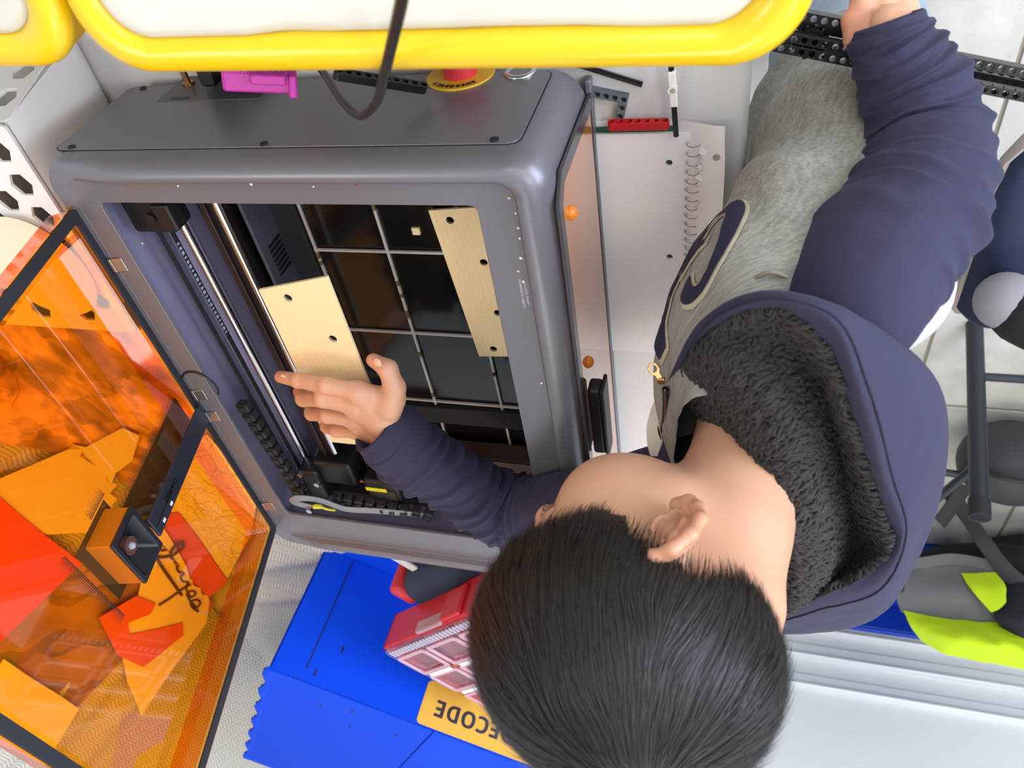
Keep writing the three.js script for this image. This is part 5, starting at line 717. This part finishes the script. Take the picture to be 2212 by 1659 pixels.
// ---------- bag, jacket and crate by the far wall ----------
const onZ = (px, py, z) => { const d = at(px, py, 1).sub(EYE); return EYE.clone().addScaledVector(d, (z - EYE.z) / d.z); };
{
  const blk = phy(0x17191c, .8, { side: THREE.DoubleSide, bumpMap: speck, bumpScale: .0006 }), strapM = std(0x46464a, .8), crateM = std(0x0c3fb4, .5);
  const bag = thing('backpack', 'black padded backpack with grey shoulder strap lying on the floor by the stool', 'backpack');
  const bc = V(-1.02, .16, -1.62); const bd = (x, y, z) => { x -= bc.x; y -= bc.y; z -= bc.z; const q = Math.hypot(x / .34, y / .155, z / .16), n = .012 * fbm(x * 9, y * 14, z * 9, 3) + .010 * Math.sin(y * 60 + x * 9); return (q - 1) * .15 + n; };
  part('bag_body', nets(bd, V(bc.x - .4, .004, bc.z - .2), V(bc.x + .4, .36, bc.z + .2), .014), blk, bag);
  const flat = (pts, w) => { const c = new THREE.CatmullRomCurve3(pts), R = []; for (let i = 0; i <= 30; i++) { const p = c.getPoint(i / 30), q = c.getTangent(i / 30), s = q.clone().cross(camF).normalize(), u = s.clone().cross(q).normalize(); R.push([[-1, -1], [1, -1], [1, 1], [-1, 1]].map(([a, b]) => p.clone().addScaledVector(s, a * w / 2).addScaledVector(u, b * .002))); } return loft(R, { cap0: true, cap1: true }); };
  part('shoulder_strap', flat([onZ(2040, 1050, -1.40), onZ(2085, 1110, -1.42), onZ(2125, 1170, -1.42), onZ(2170, 1230, -1.44), onZ(2215, 1270, -1.46), onZ(2290, 1330, -1.5)], .038), strapM, bag);
  part('shoulder_strap', flat([onZ(2030, 1130, -1.41), onZ(2062, 1085, -1.40), onZ(2090, 1040, -1.38), onZ(2100, 1000, -1.36)], .036), strapM, bag);
  const hb = thing('helmet', 'dark grey rounded helmet-like bag with piping lying in front of the backpack', 'bag'); const hc = onY(2185, 1000, .10); 
  part('shell', new THREE.SphereGeometry(.105, 40, 24).scale(1.05, .92, .9).translate(hc.x, hc.y, hc.z), phy(0x34373a, .55), hb); part('piping', [new THREE.TorusGeometry(.100, .006, 8, 60).rotateX(.5).translate(hc.x, hc.y + .012, hc.z + .012)], std(0x1c1e20, .5), hb);
  const cr = thing('floor_crate', 'low blue plastic crate on the floor by the white wall', 'crate', null, [-.66, 0, -1.82]); part('tub', [box(.36, .012, .34, 0, .007, 0, .004), box(.36, .10, .012, 0, .052, .164, .004), box(.36, .10, .012, 0, .052, -.164, .004), box(.012, .10, .34, .174, .052, 0, .004), box(.012, .10, .34, -.174, .052, 0, .004)], crateM, cr); part('rim', [box(.38, .014, .02, 0, .102, .17, .004), box(.38, .014, .02, 0, .102, -.17, .004), box(.02, .014, .34, .18, .102, 0, .004), box(.02, .014, .34, -.18, .102, 0, .004)], crateM, cr);
  // high-visibility jacket thrown over the bag
  const jk = thing('safety_jacket', 'grey and lime yellow high-visibility jacket thrown over the black bag', 'jacket');
  const patch = (rows, mat, name, amp = .012, fr = 9) => { const cc = rows.map(r => new THREE.CatmullRomCurve3(r.map(([x, y, z]) => onZ(x, y, z)), false, 'centripetal').getPoints(36)), out = []; for (let i = 0; i <= 30; i++) out.push([]); for (let j = 0; j <= 36; j++) { const k = new THREE.CatmullRomCurve3(cc.map(c => c[j]), false, 'centripetal'); for (let i = 0; i <= 30; i++) { const p = k.getPoint(i / 30); p.addScaledVector(camF, -amp * (fbm(p.x * fr, p.y * fr * 1.6, p.z * 3, 3) + .6 * Math.abs(Math.sin(p.x * 26 + p.y * 40 + 2 * noise3(p.x * 8, p.y * 8, 1))))); out[i].push(p); } } return part(name, [loft(out, { closed: false }), loft(out.map(r => r.map(p => p.clone().addScaledVector(camF, .004))), { closed: false, flip: true })], mat, jk); };
  const gy = phy(0x737478, .7, { side: THREE.DoubleSide }), ye = phy(0xcdf016, .75, { side: THREE.DoubleSide }), nv = phy(0x20242e, .8, { side: THREE.DoubleSide }), gy2 = std(0x9a9a9a, .5, 0, { side: THREE.DoubleSide });
  patch([[[1925, 1215, -1.50], [1985, 1205, -1.48], [2060, 1196, -1.47], [2155, 1212, -1.47]], [[1930, 1235, -1.49], [1985, 1228, -1.47], [2060, 1222, -1.46], [2160, 1238, -1.46]]], gy2, 'reflective_band', .006);
  patch([[[1928, 1232, -1.50], [1990, 1226, -1.47], [2080, 1222, -1.45], [2170, 1238, -1.46]], [[1934, 1275, -1.52], [1995, 1275, -1.48], [2080, 1280, -1.45], [2165, 1295, -1.46]], [[1946, 1322, -1.55], [2005, 1332, -1.52], [2080, 1342, -1.49], [2155, 1346, -1.48]]], gy, 'grey_panel', .008);
  patch([[[2076, 1238, -1.44], [2110, 1238, -1.43], [2150, 1236, -1.43]], [[2095, 1270, -1.43], [2130, 1270, -1.42], [2172, 1268, -1.42]], [[2140, 1322, -1.44], [2152, 1318, -1.43], [2172, 1300, -1.43]]], ye, 'yellow_patch', .006);
  patch([[[1950, 1318, -1.54], [2010, 1330, -1.51], [2085, 1340, -1.48], [2160, 1346, -1.47], [2240, 1370, -1.47]], [[1965, 1350, -1.54], [2020, 1368, -1.49], [2090, 1385, -1.45], [2160, 1395, -1.44], [2240, 1410, -1.45]], [[1990, 1385, -1.58], [2040, 1412, -1.55], [2095, 1424, -1.53], [2160, 1436, -1.52], [2240, 1450, -1.52]]], ye, 'yellow_panel', .016, 14);
  patch([[[2165, 1245, -1.47], [2200, 1240, -1.46], [2290, 1260, -1.46]], [[2150, 1335, -1.45], [2200, 1330, -1.43], [2290, 1330, -1.44]], [[2175, 1370, -1.47], [2215, 1395, -1.46], [2290, 1400, -1.47]]], nv, 'navy_panel', .01);
}
// ---------- second person: only the crossed foot reaches into the picture ----------
{
  const p2 = thing('person', 'seated person in black trousers with one navy and beige shoe reaching in at the right', 'person');
  const heel = onY(2112, 655, .30), an = onY(2172, 650, .40), toe = onY(2262, 300, .30), kn = V(-1.02, .52, -.62), hipA = V(-1.38, .50, -.72);
  const k2 = V(-1.14, .48, -.76), a2 = V(-1.20, .09, -.72), t2 = V(-1.09, .04, -.68), hipB = V(-1.38, .50, -.92);
  const bc = [...chain([hipA, kn, an], [.075, .05, .026]), ...chain([hipB, k2, a2, t2], [.075, .055, .036, .03]), cone(-1.38, .50, -.82, .11, -1.36, .92, -.82, .115), cone(-1.36, .92, -.82, .1, -1.35, 1.06, -.82, .05), cone(-1.34, 1.16, -.82, .088, -1.35, 1.20, -.82, .095), ...chain([V(-1.36, .95, -.66), V(-1.30, .72, -.60), V(-1.12, .62, -.70)], [.05, .042, .034]), ...chain([V(-1.36, .95, -.98), V(-1.30, .72, -1.04), V(-1.12, .60, -.92)], [.05, .042, .034])];
  const sd = l => (x, y, z) => { let d = 1; for (const c of l) d = smin(d, c(x, y, z), .03); return d; };
  part('body', nets(sd(bc), V(-1.55, .0, -1.16), V(-.45, 1.32, -.30), .014), M.skin, p2);
  part('trousers', nets(sd([...chain([hipA, kn, kn.clone().lerp(an, .935)], [.095, .070, .050]), ...chain([hipB, k2, k2.clone().lerp(a2, .85)], [.095, .074, .058])]), V(-1.56, .02, -1.16), V(-.45, .72, -.3), .012), phy(0x121214, .9), p2);
  part('shirt', nets(sd([cone(-1.38, .54, -.82, .135, -1.36, .93, -.82, .135), ...chain([V(-1.36, .95, -.66), V(-1.30, .72, -.60), V(-1.18, .645, -.67)], [.066, .056, .05]), ...chain([V(-1.36, .95, -.98), V(-1.30, .72, -1.04), V(-1.18, .625, -.95)], [.066, .056, .05])]), V(-1.6, .36, -1.16), V(-1.05, 1.14, -.45), .014), phy(0x3a3d44, .9), p2);
  part('hair', new THREE.SphereGeometry(.106, 24, 16, 0, Math.PI * 2, 0, Math.PI * .55).rotateZ(.35).translate(-1.352, 1.20, -.82), std(0x1c1613, .5), p2);
  const dir = toe.clone().sub(heel), L = dir.length(); dir.normalize(); const side = V(.40, -.92, 0).addScaledVector(dir, 0); side.addScaledVector(dir, -side.dot(dir)).normalize(); const up = dir.clone().cross(side).normalize();      // sole faces +side
  const ring = (t, w, h0, h1) => [...Array(28)].map((_, q) => { const a = q / 28 * Math.PI * 2, h = lerp(h1, h0, (Math.cos(a) + 1) / 2); return heel.clone().addScaledVector(dir, t * L).addScaledVector(side, Math.sign(Math.cos(a)) * Math.abs(Math.cos(a)) ** .7 * (Math.cos(a) > 0 ? h0 : h1)).addScaledVector(up, Math.sin(a) * w); });
  const prof = [[-.06, .012], [-.045, .030], [0, .040], [.15, .042], [.4, .046], [.7, .052], [.9, .046], [1.0, .02]];
  part('shoe_sole', loft(prof.map(([t, w]) => ring(t, w + .004, .030, .004)), { cap0: true, cap1: true }), std(0xa89a90, .7), p2); part('shoe_upper', loft(prof.map(([t, w], i) => ring(t + .01, w - .002, .012, [.02, .05, .062, .062, .052, .042, .034, .02][i])), { cap0: true, cap1: true }), std(0x1a2340, .75), p2);
  part('sock', nets(sd(chain([heel.clone().addScaledVector(dir, .14 * L).addScaledVector(side, -.035), an, an.clone().lerp(kn, .4)], [.033, .034, .036])), an.clone().addScalar(-.22), an.clone().addScalar(.22), .008), std(0x8f8a8e, .9), p2);
  const st = thing('stool', 'plain grey stool under the seated person', 'stool', null, [-1.38, 0, -.82]); part('seat', extrude(rrShape(-.19, -.19, .19, .19, .04), .03, .006).rotateX(-Math.PI / 2).translate(0, .375, 0), std(0x4a4c50, .6), st); for (const [x, z] of [[.15, .15], [-.15, .15], [.15, -.15], [-.15, -.15]]) part('leg', cyl(V(x, 0, z), V(x, .38, z), .014), M.darkSteel, st);
}
shadow(scene);
scene.traverse(o => { delete o.__n; });
renderer.render(scene, camera);
